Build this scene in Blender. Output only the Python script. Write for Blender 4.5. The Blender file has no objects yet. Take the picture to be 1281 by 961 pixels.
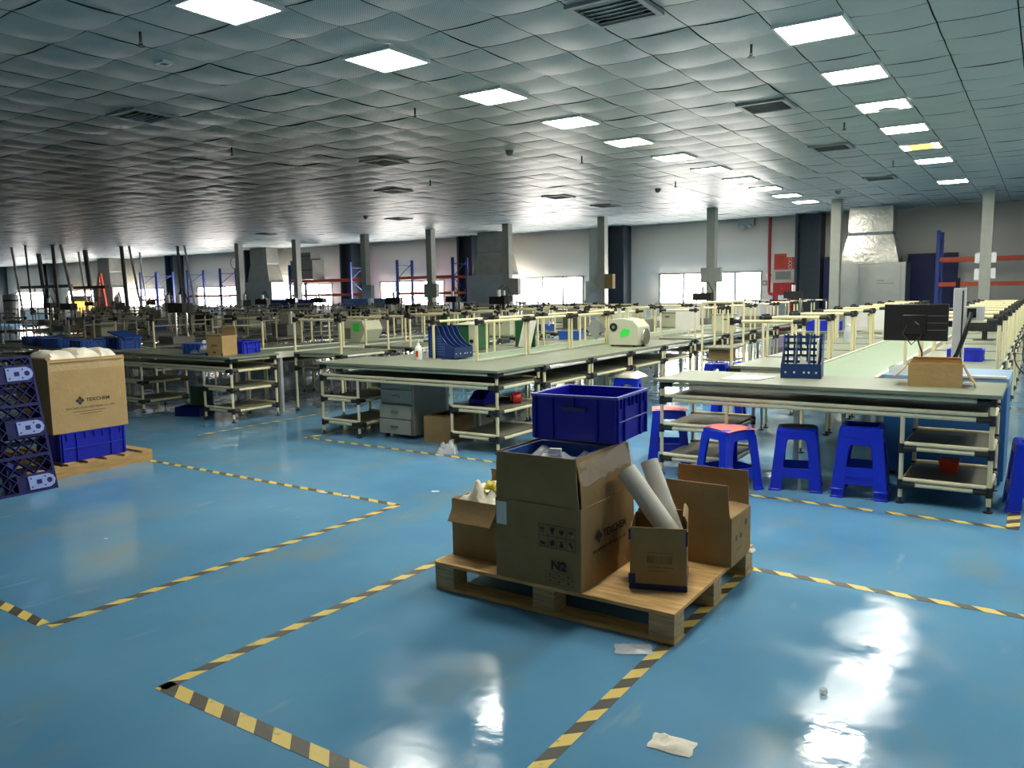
import bpy, math, random
from mathutils import Vector, Matrix
RND = random.Random(11)
SC = bpy.context.scene
COL = SC.collection
PI = math.pi
H = 3.82            # ceiling height
YB = 26.3           # back wall
rad = math.radians

# ------------------------------------------------------------------ materials
def lin(c):
    return tuple((x / 12.92 if x <= .04045 else ((x + .055) / 1.055) ** 2.4) for x in [k / 255 for k in c])

def mat(name, rgb, rough=.5, metal=0., var=.08, vs=6., bump=0., bs=60., spec=.5, detail=4., emis=None, alpha=None, trans=0., coat=0., stretch=None):
    m = bpy.data.materials.new(name); m.use_nodes = True
    nt = m.node_tree; N = nt.nodes; L = nt.links
    b = N['Principled BSDF']
    c = lin(rgb)
    b.inputs['Roughness'].default_value = rough
    b.inputs['Metallic'].default_value = metal
    b.inputs['Specular IOR Level'].default_value = spec
    b.inputs['Coat Weight'].default_value = coat
    tc = N.new('ShaderNodeTexCoord')
    src = tc.outputs['Object']
    if stretch:
        mp = N.new('ShaderNodeMapping'); mp.inputs['Scale'].default_value = stretch
        L.new(src, mp.inputs['Vector']); src = mp.outputs['Vector']
    n = N.new('ShaderNodeTexNoise'); n.inputs['Scale'].default_value = vs; n.inputs['Detail'].default_value = detail
    L.new(src, n.inputs['Vector'])
    r = N.new('ShaderNodeValToRGB')
    r.color_ramp.elements[0].position = .3; r.color_ramp.elements[1].position = .7
    r.color_ramp.elements[0].color = (*[x * (1 - var) for x in c], 1)
    r.color_ramp.elements[1].color = (*[min(1, x * (1 + var)) for x in c], 1)
    L.new(n.outputs['Fac'], r.inputs['Fac']); L.new(r.outputs['Color'], b.inputs['Base Color'])
    if bump:
        n2 = N.new('ShaderNodeTexNoise'); n2.inputs['Scale'].default_value = bs; n2.inputs['Detail'].default_value = 3
        L.new(src, n2.inputs['Vector'])
        bp = N.new('ShaderNodeBump'); bp.inputs['Strength'].default_value = bump; bp.inputs['Distance'].default_value = .02
        L.new(n2.outputs['Fac'], bp.inputs['Height']); L.new(bp.outputs['Normal'], b.inputs['Normal'])
    if emis:
        b.inputs['Emission Color'].default_value = (*lin(emis[0]), 1); b.inputs['Emission Strength'].default_value = emis[1]
    if trans: b.inputs['Transmission Weight'].default_value = trans
    if alpha is not None: b.inputs['Alpha'].default_value = alpha
    return m

M = {}
M['pipe'] = mat('cream_pipe', (226, 216, 172), .38, var=.06, vs=3)
M['pipe_hazed'] = mat('hazed_cream_pipe', (178, 172, 146), .45, var=.08)  # cream pipe greyed for far benches: haze and low light in the colour
M['pipe_grey'] = mat('grey_white_pipe', (222, 214, 180), .4, var=.06)
M['joint'] = mat('black_joint', (26, 26, 28), .5)
M['top'] = mat('bench_mat', (122, 130, 112), .42, var=.08, vs=2.5)
M['tray'] = mat('tray_board', (112, 112, 98), .6, var=.15, vs=3)
M['edge'] = mat('white_edge', (205, 205, 190), .45)
M['belt'] = mat('conveyor_belt', (126, 148, 122), .45, var=.05)
M['card'] = mat('cardboard', (176, 148, 104), .8, var=.07, vs=9, bump=.15, bs=30, spec=.2)
M['card_in'] = mat('cardboard_inside', (160, 130, 88), .85, var=.08, spec=.2)
M['card_dk'] = mat('brown_cardboard', (152, 126, 88), .82, var=.08, vs=9, bump=.15, bs=30, spec=.2)
M['ink'] = mat('black_ink', (38, 34, 30), .7, var=.2)
M['ink_soft'] = mat('faded_ink', (96, 78, 56), .8, var=.2)
M['crate'] = mat('blue_crate_plastic', (14, 24, 168), .35, var=.06, spec=.5)
M['crate_rim'] = mat('scuffed_crate_rim', (96, 100, 190), .45)
M['crate_tag'] = mat('grey_label_slot', (64, 66, 116), .5)
M['bluebin'] = mat('light_blue_plastic', (38, 84, 170), .4)
M['royal'] = mat('royal_blue_plastic', (30, 48, 190), .3)
M['stool'] = mat('stool_blue_plastic', (10, 46, 205), .3, var=.08)
M['stool_worn'] = mat('worn_stool_top', (40, 44, 66), .5, var=.3, vs=20)
M['pink'] = mat('pink_sheet', (236, 140, 138), .7)
M['navyplastic'] = mat('navy_pallet_plastic', (5, 14, 84), .5, var=.15, spec=.25)
M['tabblue'] = mat('pale_blue_pad', (128, 146, 206), .5)
M['holder'] = mat('file_holder_blue', (18, 50, 108), .4)
M['paper'] = mat('white_paper', (226, 226, 218), .7, var=.03)
M['paper_roll'] = mat('greyish_roll_paper', (206, 202, 192), .6, var=.04)
M['foam'] = mat('white_foam_wrap', (236, 230, 212), .75, var=.05, bump=.4, bs=12)
M['yellow'] = mat('yellow_scrap', (226, 208, 74), .6)
M['red'] = mat('red_plastic', (190, 34, 34), .45)
M['orange'] = mat('red_orange_plastic', (214, 66, 30), .45)
M['green'] = mat('dark_green_board', (38, 92, 58), .55)
M['tag_green'] = mat('fluorescent_green_tag', (60, 232, 84), .6)
M['machine'] = mat('beige_machine_paint', (196, 200, 176), .45, var=.05)
M['machine_dk'] = mat('grey_machine_paint', (118, 118, 112), .5, var=.1)
M['black'] = mat('black_plastic', (22, 23, 26), .4)
M['alu'] = mat('aluminium', (206, 208, 210), .4, metal=.25, var=.04)
M['galv'] = mat('galvanised_sheet', (176, 180, 178), .32, metal=.75, var=.07, vs=3)
M['galv_dk'] = mat('grey_sheet', (150, 152, 150), .5, metal=.3, var=.08, vs=3)
M['foil'] = mat('crinkled_foil', (206, 204, 196), .28, metal=.85, var=.08, vs=5, bump=.8, bs=9)
M['ductgrey'] = mat('grey_duct_wrap', (150, 148, 140), .45, metal=.35, var=.12, vs=3, bump=.5, bs=6)
M['steelgrey'] = mat('post_grey_paint', (158, 160, 150), .5, var=.06)
M['navy'] = mat('navy_steel', (44, 54, 64), .55, var=.12)
M['navy_panel'] = mat('navy_panel', (18, 34, 92), .5, var=.08)
M['rackblue'] = mat('rack_blue', (36, 62, 138), .5)
M['rackorange'] = mat('rack_orange', (196, 76, 42), .5)
M['redpipe'] = mat('fire_pipe_red', (150, 40, 44), .45)
M['redbox'] = mat('fire_cabinet_red', (176, 44, 50), .45)
M['sign'] = mat('red_sign', (206, 74, 52), .6, var=.12, vs=30)
M['white'] = mat('white_paint', (222, 224, 222), .5, var=.03)
M['ltblue'] = mat('pale_blue_sheet', (110, 150, 214), .5)
M['cab_blue'] = mat('cabinet_blue', (36, 92, 150), .45)
M['cab_pale'] = mat('cabinet_pale_blue', (140, 172, 204), .45)
M['drawer'] = mat('pedestal_grey', (150, 152, 142), .5, var=.05)
M['chrome'] = mat('chrome', (200, 200, 200), .2, metal=1)
M['tan_tape'] = mat('clear_tan_tape', (196, 166, 118), .12, bump=.5, bs=25, spec=.7)
M['film'] = mat('clear_film', (240, 240, 240), .12, alpha=.16, spec=.8, bump=.9, bs=18)
M['bag'] = mat('clear_bag', (226, 230, 234), .2, alpha=.5, spec=.7, bump=.8, bs=14)
M['bottle'] = mat('clear_bottle', (214, 226, 236), .15, alpha=.55, spec=.6)
M['conduit'] = mat('dark_conduit', (70, 70, 68), .45, metal=.3)
M['conduit_lt'] = mat('steel_conduit', (168, 168, 166), .35, metal=.6)
M['vent'] = mat('vent_grey', (140, 146, 144), .5)
M['dark'] = mat('vent_dark', (24, 26, 26), .8)
M['glass_fan'] = M['black']

def wood(name, rgb, stretch, rough=.65, ply=False):
    m = mat(name, rgb, rough, var=.28, vs=5, detail=8, stretch=stretch, spec=.3, bump=.1, bs=12)
    return m
M['ply'] = wood('pine_plywood', (206, 166, 108), (1.2, 9, 9))
M['plyblock'] = wood('laminated_block', (176, 152, 112), (1.5, 1.5, 22))
M['timber'] = wood('rough_timber', (176, 142, 92), (9, 1.2, 9))

def emit(name, rgb, s):
    m = bpy.data.materials.new(name); m.use_nodes = True
    nt = m.node_tree; nt.nodes.remove(nt.nodes['Principled BSDF'])
    e = nt.nodes.new('ShaderNodeEmission'); e.inputs['Color'].default_value = (*lin(rgb), 1); e.inputs['Strength'].default_value = s
    nt.links.new(e.outputs[0], nt.nodes['Material Output'].inputs['Surface'])
    return m
LAMP, WINL = 26., 18.
M['lamp'] = emit('lamp_diffuser', (255, 252, 238), LAMP)
M['lamp_y'] = emit('yellowed_lamp_diffuser', (255, 240, 190), LAMP * .8)
M['lamp_o'] = emit('amber_lamp_tube', (255, 205, 110), LAMP * .045)
M['pane'] = emit('daylit_pane', (255, 248, 240), WINL)
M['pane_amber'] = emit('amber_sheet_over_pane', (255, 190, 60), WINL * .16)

def floor_mat():
    m = bpy.data.materials.new('blue_epoxy'); m.use_nodes = True
    nt = m.node_tree; N = nt.nodes; L = nt.links; b = N['Principled BSDF']
    tc = N.new('ShaderNodeTexCoord')
    def noise(s, d=4, sc=(1, 1, 1)):
        mp = N.new('ShaderNodeMapping'); mp.inputs['Scale'].default_value = sc
        L.new(tc.outputs['Object'], mp.inputs['Vector'])
        n = N.new('ShaderNodeTexNoise'); n.inputs['Scale'].default_value = s; n.inputs['Detail'].default_value = d
        L.new(mp.outputs[0], n.inputs['Vector']); return n.outputs['Fac']
    def ramp(f, p0, c0, p1, c1):
        r = N.new('ShaderNodeValToRGB'); e = r.color_ramp.elements
        e[0].position = p0; e[0].color = (*c0, 1); e[1].position = p1; e[1].color = (*c1, 1)
        L.new(f, r.inputs['Fac']); return r.outputs['Color']
    base = ramp(noise(.9, 6), .3, lin((84, 138, 176)), .72, lin((103, 158, 193)))
    grime = ramp(noise(2.3, 9, (1, .6, 1)), .52, (0, 0, 0), .78, (1, 1, 1))
    mx = N.new('ShaderNodeMix'); mx.data_type = 'RGBA'
    L.new(base, mx.inputs[6]); mx.inputs[7].default_value = (*lin((122, 142, 142)), 1)
    k = N.new('ShaderNodeMath'); k.operation = 'MULTIPLY'; k.inputs[1].default_value = .75
    L.new(grime, k.inputs[0]); L.new(k.outputs[0], mx.inputs[0])
    scuff = ramp(noise(7, 9, (1, .25, 1)), .66, (0, 0, 0), .74, (1, 1, 1))
    mx2 = N.new('ShaderNodeMix'); mx2.data_type = 'RGBA'
    L.new(mx.outputs[2], mx2.inputs[6]); mx2.inputs[7].default_value = (*lin((140, 168, 184)), 1)
    k2 = N.new('ShaderNodeMath'); k2.operation = 'MULTIPLY'; k2.inputs[1].default_value = .5
    L.new(scuff, k2.inputs[0]); L.new(k2.outputs[0], mx2.inputs[0])
    L.new(mx2.outputs[2], b.inputs['Base Color'])
    L.new(ramp(noise(2.6, 9), .38, (.05,) * 3, .66, (.24,) * 3), b.inputs['Roughness'])
    b.inputs['Specular IOR Level'].default_value = .5
    bp = N.new('ShaderNodeBump'); bp.inputs['Strength'].default_value = .1; bp.inputs['Distance'].default_value = .02
    L.new(noise(4.5, 4), bp.inputs['Height']); L.new(bp.outputs[0], b.inputs['Normal'])
    return m

def ceiling_mat():
    m = bpy.data.materials.new('perforated_ceiling_tile'); m.use_nodes = True
    nt = m.node_tree; N = nt.nodes; L = nt.links; b = N['Principled BSDF']
    tc = N.new('ShaderNodeTexCoord')
    sp = N.new('ShaderNodeSeparateXYZ'); L.new(tc.outputs['Object'], sp.inputs[0])
    def mth(op, a, c=None):
        n = N.new('ShaderNodeMath'); n.operation = op
        for i, v in enumerate((a, c)):
            if v is None: continue
            if isinstance(v, (int, float)): n.inputs[i].default_value = v
            else: L.new(v, n.inputs[i])
        return n.outputs[0]
    w = 2 * PI / .024
    d = mth('MULTIPLY', mth('SINE', mth('MULTIPLY', sp.outputs[0], w)), mth('SINE', mth('MULTIPLY', sp.outputs[1], w)))
    hole = mth('GREATER_THAN', d, .35)
    n = N.new('ShaderNodeTexNoise'); n.inputs['Scale'].default_value = .7; L.new(tc.outputs['Object'], n.inputs['Vector'])
    r = N.new('ShaderNodeValToRGB'); r.color_ramp.elements[0].color = (*lin((168, 177, 175)), 1); r.color_ramp.elements[1].color = (*lin((188, 194, 190)), 1)
    L.new(n.outputs['Fac'], r.inputs['Fac'])
    mx = N.new('ShaderNodeMix'); mx.data_type = 'RGBA'; L.new(mth('MULTIPLY', hole, .55), mx.inputs[0])
    L.new(r.outputs[0], mx.inputs[6]); mx.inputs[7].default_value = (*lin((60, 66, 66)), 1)
    L.new(mx.outputs[2], b.inputs['Base Color'])
    b.inputs['Roughness'].default_value = .42; b.inputs['Specular IOR Level'].default_value = .12
    return m

def wall_mat():
    m = bpy.data.materials.new('ribbed_wall_panel'); m.use_nodes = True
    nt = m.node_tree; N = nt.nodes; L = nt.links; b = N['Principled BSDF']
    tc = N.new('ShaderNodeTexCoord')
    w = N.new('ShaderNodeTexWave'); w.inputs['Scale'].default_value = .55; w.bands_direction = 'X'; w.wave_profile = 'SIN'
    L.new(tc.outputs['Object'], w.inputs['Vector'])
    bp = N.new('ShaderNodeBump'); bp.inputs['Strength'].default_value = .25; bp.inputs['Distance'].default_value = .03
    L.new(w.outputs['Fac'], bp.inputs['Height']); L.new(bp.outputs[0], b.inputs['Normal'])
    n = N.new('ShaderNodeTexNoise'); n.inputs['Scale'].default_value = .4; L.new(tc.outputs['Object'], n.inputs['Vector'])
    r = N.new('ShaderNodeValToRGB'); r.color_ramp.elements[0].color = (*lin((214, 206, 196)), 1); r.color_ramp.elements[1].color = (*lin((228, 220, 210)), 1)
    L.new(n.outputs['Fac'], r.inputs['Fac']); L.new(r.outputs[0], b.inputs['Base Color'])
    b.inputs['Roughness'].default_value = .55
    return m

def tape_mat(name, along, slant):
    m = bpy.data.materials.new(name); m.use_nodes = True
    nt = m.node_tree; N = nt.nodes; L = nt.links; b = N['Principled BSDF']
    tc = N.new('ShaderNodeTexCoord'); sp = N.new('ShaderNodeSeparateXYZ'); L.new(tc.outputs['Object'], sp.inputs[0])
    a, c = (sp.outputs[0], sp.outputs[1]) if along == 'x' else (sp.outputs[1], sp.outputs[0])
    def mth(op, x, y=None):
        n = N.new('ShaderNodeMath'); n.operation = op
        for i, v in enumerate((x, y)):
            if v is None: continue
            if isinstance(v, (int, float)): n.inputs[i].default_value = v
            else: L.new(v, n.inputs[i])
        return n.outputs[0]
    t = mth('FRACT', mth('MULTIPLY', mth('ADD', a, mth('MULTIPLY', c, slant)), 1 / .19))
    s = mth('GREATER_THAN', t, .5)
    nz = N.new('ShaderNodeTexNoise'); nz.inputs['Scale'].default_value = 14; nz.inputs['Detail'].default_value = 8; L.new(tc.outputs['Object'], nz.inputs['Vector'])
    r = N.new('ShaderNodeValToRGB'); e = r.color_ramp.elements; e[0].position = .60; e[1].position = .72
    L.new(nz.outputs['Fac'], r.inputs['Fac'])
    mx = N.new('ShaderNodeMix'); mx.data_type = 'RGBA'; L.new(s, mx.inputs[0])
    mx.inputs[6].default_value = (*lin((78, 76, 66)), 1); mx.inputs[7].default_value = (*lin((226, 200, 108)), 1)
    m2 = N.new('ShaderNodeMix'); m2.data_type = 'RGBA'; L.new(mth('MULTIPLY', r.outputs[0], .75), m2.inputs[0])
    L.new(mx.outputs[2], m2.inputs[6]); m2.inputs[7].default_value = (*lin((104, 100, 84)), 1)
    L.new(m2.outputs[2], b.inputs['Base Color']); b.inputs['Roughness'].default_value = .45
    return m
M['floor'] = floor_mat(); M['ceil'] = ceiling_mat(); M['wall'] = wall_mat()
M['tape_x'] = tape_mat('hazard_tape_across', 'x', 1.0); M['tape_y'] = tape_mat('hazard_tape_along', 'y', -1.0)

# ------------------------------------------------------------------ mesh builder
class MB:
    def __init__(s): s.v = []; s.f = []; s.m = []
    def add(s, vs, fs, mi=0):
        n = len(s.v); s.v += [tuple(p) for p in vs]; s.f += [tuple(i + n for i in f) for f in fs]; s.m += [mi] * len(fs); return s
    def hexa(s, p, mi=0):   # 4 bottom ccw, 4 top ccw
        return s.add(p, [(3, 2, 1, 0), (4, 5, 6, 7), (0, 1, 5, 4), (1, 2, 6, 5), (2, 3, 7, 6), (3, 0, 4, 7)], mi)
    def box(s, x0, y0, z0, x1, y1, z1, mi=0):
        return s.hexa([(x0, y0, z0), (x1, y0, z0), (x1, y1, z0), (x0, y1, z0), (x0, y0, z1), (x1, y0, z1), (x1, y1, z1), (x0, y1, z1)], mi)
    def cyl(s, p, q, r, n=10, r2=None, mi=0):
        p = Vector(p); q = Vector(q); d = (q - p).normalized(); r2 = r if r2 is None else r2
        a = d.orthogonal().normalized(); b = d.cross(a)
        vs = []
        for c, rr in ((p, r), (q, r2)):
            for i in range(n):
                t = 2 * PI * i / n; vs.append(c + a * math.cos(t) * rr + b * math.sin(t) * rr)
        fs = [tuple(range(n))[::-1], tuple(range(n, 2 * n))] + [(i, (i + 1) % n, n + (i + 1) % n, n + i) for i in range(n)]
        return s.add(vs, fs, mi)
    def tube(s, pts, r, n=8, mi=0):
        pts = [Vector(p) for p in pts]; vs = []; a = None
        for i, p in enumerate(pts):
            d = (pts[min(i + 1, len(pts) - 1)] - pts[max(i - 1, 0)]).normalized()
            a = d.orthogonal().normalized() if a is None else (a - d * a.dot(d)).normalized()
            b = d.cross(a); rr = r[i] if isinstance(r, (list, tuple)) else r
            vs += [p + a * math.cos(2 * PI * k / n) * rr + b * math.sin(2 * PI * k / n) * rr for k in range(n)]
        fs = [tuple(range(n))[::-1], tuple(range((len(pts) - 1) * n, len(pts) * n))]
        for i in range(len(pts) - 1):
            fs += [(i * n + k, i * n + (k + 1) % n, (i + 1) * n + (k + 1) % n, (i + 1) * n + k) for k in range(n)]
        return s.add(vs, fs, mi)
    def prism(s, poly, o, ux, uy, uz, mi=0):   # poly in (ux,uy), extruded by vector uz
        o = Vector(o); ux = Vector(ux); uy = Vector(uy); uz = Vector(uz); n = len(poly)
        b = [o + ux * x + uy * y for x, y in poly]
        return s.add(b + [p + uz for p in b], [tuple(range(n))[::-1], tuple(range(n, 2 * n))] + [(i, (i + 1) % n, n + (i + 1) % n, n + i) for i in range(n)], mi)
    def lathe(s, prof, c=(0, 0, 0), n=16, mi=0):
        vs = []; c = Vector(c)
        for r, z in prof: vs += [c + Vector((r * math.cos(2 * PI * k / n), r * math.sin(2 * PI * k / n), z)) for k in range(n)]
        fs = [tuple(range(n))[::-1], tuple(range((len(prof) - 1) * n, len(prof) * n))]
        for i in range(len(prof) - 1): fs += [(i * n + k, i * n + (k + 1) % n, (i + 1) * n + (k + 1) % n, (i + 1) * n + k) for k in range(n)]
        return s.add(vs, fs, mi)
    def rings(s, rings, mi=0, cap=True):
        n = len(rings[0]); vs = [p for r in rings for p in r]
        fs = [tuple(range(n))[::-1], tuple(range((len(rings) - 1) * n, len(rings) * n))] if cap else []
        for i in range(len(rings) - 1): fs += [(i * n + k, i * n + (k + 1) % n, (i + 1) * n + (k + 1) % n, (i + 1) * n + k) for k in range(n)]
        return s.add(vs, fs, mi)
    def tray(s, w, d, h, t=.006, bulge=0., taper=0., z0=0., x0=0., y0=0., mi=0):   # open-topped shell, centred
        def ring(z, i, k):
            hx = w / 2 - i + taper * (z / h - 1); hy = d / 2 - i + taper * (z / h - 1)
            b = bulge * k
            return [(x0 + x, y0 + y, z0 + z) for x, y in ((-hx, -hy), (0, -hy - b), (hx, -hy), (hx + b, 0), (hx, hy), (0, hy + b), (-hx, hy), (-hx - b, 0))]
        return s.rings([ring(0, 0, 0), ring(h * .5, 0, 1), ring(h, 0, .6), ring(h, t, .6), ring(h * .5, t, 1), ring(t, t, 0)], mi)
    def build(s, name, mats, parent=None, loc=(0, 0, 0), rot=(0, 0, 0), bevel=0., ang=35):
        me = bpy.data.meshes.new(name); me.from_pydata(s.v, [], s.f)
        for m in (mats if isinstance(mats, (list, tuple)) else [mats]): me.materials.append(M[m] if isinstance(m, str) else m)
        if any(s.m): me.polygons.foreach_set('material_index', s.m)
        me.polygons.foreach_set('use_smooth', [True] * len(me.polygons))
        me.set_sharp_from_angle(angle=rad(ang)); me.update()
        return link(name, me, parent, loc, rot, bevel)

def link(name, me, parent=None, loc=(0, 0, 0), rot=(0, 0, 0), bevel=0.):
    o = bpy.data.objects.new(name, me); COL.objects.link(o)
    o.location = loc; o.rotation_euler = rot
    if parent: o.parent = parent
    if bevel:
        b = o.modifiers.new('bevel', 'BEVEL'); b.width = bevel; b.segments = 2; b.limit_method = 'ANGLE'; b.angle_limit = rad(40)
    return o

def tag(o, label, cat, group=None):
    o['label'] = label; o['category'] = cat
    if group: o['group'] = group
    return o
def thing(name, label, cat, loc=(0, 0, 0), rz=0., group=None, rot=None):
    o = bpy.data.objects.new(name, None); COL.objects.link(o); o.empty_display_size = .1
    o.location = loc; o.rotation_euler = rot or (0, 0, rz)
    return tag(o, label, cat, group)
def struct(o): o['kind'] = 'structure'; return o
KIDS = {}
def kids(o): return [c for c in bpy.data.objects if c.parent == o]
def dup(root, loc, rz=0., label=None, group=None, tree=None):
    r = root.copy(); COL.objects.link(r); r.location = loc; r.rotation_euler = (0, 0, rz)
    if label: r['label'] = label
    if group: r['group'] = group
    def rec(src, dst):
        for ch in tree[src.name]:
            c = ch.copy(); COL.objects.link(c); c.parent = dst; rec(ch, c)
    if tree is None: tree = tree_of(root)
    rec(root, r)
    return r
def tree_of(root):
    by = {}
    for o in bpy.data.objects:
        if o.parent: by.setdefault(o.parent.name, []).append(o)
    out = {}
    def rec(o):
        out[o.name] = by.get(o.name, [])
        for c in out[o.name]: rec(c)
    rec(root); return out
def text(body, size, loc, rot, m, parent, name='printed_text', align='LEFT', sx=1., bold=0.):
    cu = bpy.data.curves.new(name, 'FONT'); cu.body = body; cu.size = size; cu.extrude = .0004; cu.align_x = align; cu.offset = bold
    cu.materials.append(M[m]); cu.resolution_u = 3
    tmp = bpy.data.objects.new(name, cu); COL.objects.link(tmp)
    dg = bpy.context.evaluated_depsgraph_get(); me = bpy.data.meshes.new_from_object(tmp.evaluated_get(dg))
    bpy.data.objects.remove(tmp); bpy.data.curves.remove(cu)
    o = link(name, me, parent, loc, rot); o.scale = (sx, 1, 1)
    return o
FRONT = (PI / 2, 0, 0)            # writing on a face looking to -Y
RIGHT = (PI / 2, 0, PI / 2)       # writing on a face looking to +X
ORD = ['nearest', 'second', 'third', 'fourth', 'fifth', 'sixth', 'seventh', 'eighth', 'ninth', 'tenth', 'eleventh', 'twelfth', 'thirteenth']
def nth(i): return ORD[i] + ('' if i == 0 else ' nearest')

# ------------------------------------------------------------------ setting
XL, XR, YF = -64., 5., -5.
struct(MB().box(XL, YF, -.1, XR, YB, 0).build('floor', 'floor'))
def ceiling():
    mb = MB(); g = .6; x = -63.9; n = 4; gap = .006
    xs = [-63.9 + .6 * i for i in range(115)]; ys = [-5.1 + .6 * i for i in range(53)]
    for x in xs:
        for y in ys:
            a = RND.uniform(.012, .032) if RND.random() > .06 else .002
            b = a * RND.uniform(.5, 1.); tx = RND.uniform(-.003, .003); ty = RND.uniform(-.003, .003); dz = RND.uniform(0, .003)
            vs = []
            for j in range(n + 1):
                for i in range(n + 1):
                    u = i / n; v = j / n; p = 1 - (2 * u - 1) ** 2; q = 1 - (2 * v - 1) ** 2
                    z = H - dz - (a * p * .6 + b * q * .6) + tx * (u - .5) + ty * (v - .5)
                    vs.append((x + gap + (g - 2 * gap) * u, y + gap + (g - 2 * gap) * v, z))
            fs = [(j * (n + 1) + i, (j + 1) * (n + 1) + i, (j + 1) * (n + 1) + i + 1, j * (n + 1) + i + 1) for j in range(n) for i in range(n)]
            mb.add(vs, fs)
    mb.add([(XL, YF, H + .02), (XL, YB, H + .02), (XR, YB, H + .02), (XR, YF, H + .02)], [(0, 1, 2, 3)], 1)
    struct(mb.build('ceiling', ['ceil', 'dark'], ang=30))
ceiling()
WIN = [(-9.5 - 6.6 * i) for i in range(8)]           # window centres
def wall_back():
    xs = sorted([XL, XR] + [c + s * 1.8 for c in WIN for s in (-1, 1)]); zs = [0, 1.03, 2.1, H + .05]
    mb = MB(); hx = len(xs)
    vs = [(x, YB, z) for z in zs for x in xs]; fs = []
    for j in range(3):
        for i in range(hx - 1):
            mid = (xs[i] + xs[i + 1]) / 2
            if j == 1 and any(abs(mid - c) < 1.8 for c in WIN): continue
            fs.append((j * hx + i, j * hx + i + 1, (j + 1) * hx + i + 1, (j + 1) * hx + i))
    mb.add(vs, fs)
    o = struct(mb.build('wall_back', 'wall')); s = o.modifiers.new('thick', 'SOLIDIFY'); s.thickness = .2; s.offset = -1
wall_back()
struct(MB().box(XL - .2, YF, 0, XL, YB, H).build('wall_left', 'wall'))
struct(MB().box(XR, YF, 0, XR + .2, YB, H).build('wall_right', 'wall'))
struct(MB().box(XL, YF - .2, 0, XR, YF, H).build('wall_front', 'wall'))
for k, c in enumerate(WIN):
    w = bpy.data.objects.new('window_%d' % (k + 1), None); COL.objects.link(w); w.location = (c, YB, 1.03); struct(w)
    fr = MB()
    for a in ((-1.8, 0, 1.8, .05), (-1.8, 1.02, 1.8, 1.07), (-1.8, .05, -1.74, 1.02), (1.74, .05, 1.8, 1.02)):
        fr.box(a[0], -.02, a[1], a[2], .1, a[3])
    fr.build('window_frame', 'vent', w)
    for x in (-.9, 0, .9): MB().box(x - .035, 0, .05, x + .035, .08, 1.02).build('mullion', 'vent', w)
    MB().box(-1.74, .05, .05, 1.74, .06, 1.02).build('pane', 'pane', w)
for k in range(9):                                   # navy steel columns on the back wall
    x = -6.15 - 6.6 * k
    mb = MB(); mb.box(x - .38, YB - .62, 0, x - .3, YB - .002, H).box(x + .3, YB - .62, 0, x + .38, YB - .002, H).box(x - .3, YB - .34, 0, x + .3, YB - .28, H)
    struct(mb.build('trim_%d' % (k + 1), 'navy'))
struct(MB().box(XL, YB - .03, 0, XR, YB - .001, .1).build('baseboard_back', 'vent'))

# ------------------------------------------------------------------ ceiling fittings
def lamp(x, y, label, kind):
    t = thing('ceiling_light', label, 'ceiling light', (x, y, H - .035), group='lit square panels in the ceiling')
    f = MB()
    for a in ((-.3, -.3, .3, -.275), (-.3, .275, .3, .3), (-.3, -.275, -.275, .275), (.275, -.275, .3, .275)): f.box(a[0], a[1], -.004, a[2], a[3], .034)
    f.build('frame', 'white', t)
    if kind == 0: MB().box(-.275, -.275, 0, .275, .275, .02).build('diffuser', 'lamp', t)
    else:
        MB().box(-.275, -.275, 0, .275, .275, .02).build('diffuser', 'lamp_y', t)
        if kind == 2: MB().box(-.17, -.275, -.003, .17, .275, -.0005).build('amber_strip', 'lamp_o', t)
for i in range(11):
    lamp(-5.4, 4.2 + 1.8 * i, 'square ceiling light, %s of the long left row' % nth(i), 1 if i == 4 else 0)
for i, y in enumerate((7.58, 9.38, 11.18, 12.98, 14.78, 16.58, 20.18)):
    lamp(-1.8, y, 'square ceiling light, %s of the short right row%s' % (nth(i), ', glowing amber' if i == 4 else ''), 2 if i == 4 else 0)

for x, y, l in ((-1.8, 5.78, 'square ceiling light just above the picture, nearer than the short right row'), (-1.8, 3.98, 'square ceiling light overhead, in line with the short right row')): lamp(x, y, l, 0)
for i in range(8): lamp(1.8, 5.78 + 1.8 * i, 'square ceiling light of the row right of the picture, %s' % nth(i), 0)
def vent(x, y, label, s=.3):
    t = thing('ceiling_vent', label, 'air vent', (x, y, H - .045), group='air vents in the ceiling')
    f = MB()
    for a in ((-s, -s, s, -s + .05), (-s, s - .05, s, s), (-s, -s + .05, -s + .05, s - .05), (s - .05, -s + .05, s, s - .05)): f.box(a[0], a[1], 0, a[2], a[3], .03)
    f.build('frame', 'vent', t)
    MB().box(-s + .05, -s + .05, .032, s - .05, s - .05, .04).build('backing', 'dark', t)
    n = 6
    for k in range(n):
        u = -s + .09 + (2 * s - .18) * k / (n - 1)
        MB().hexa([(-s + .05, u - .02, .004), (s - .05, u - .02, .004), (s - .05, u - .012, .004), (-s + .05, u - .012, .004),
                   (-s + .05, u + .012, .028), (s - .05, u + .012, .028), (s - .05, u + .02, .028), (-s + .05, u + .02, .028)]).build('slat', 'vent', t)
    return t
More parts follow.
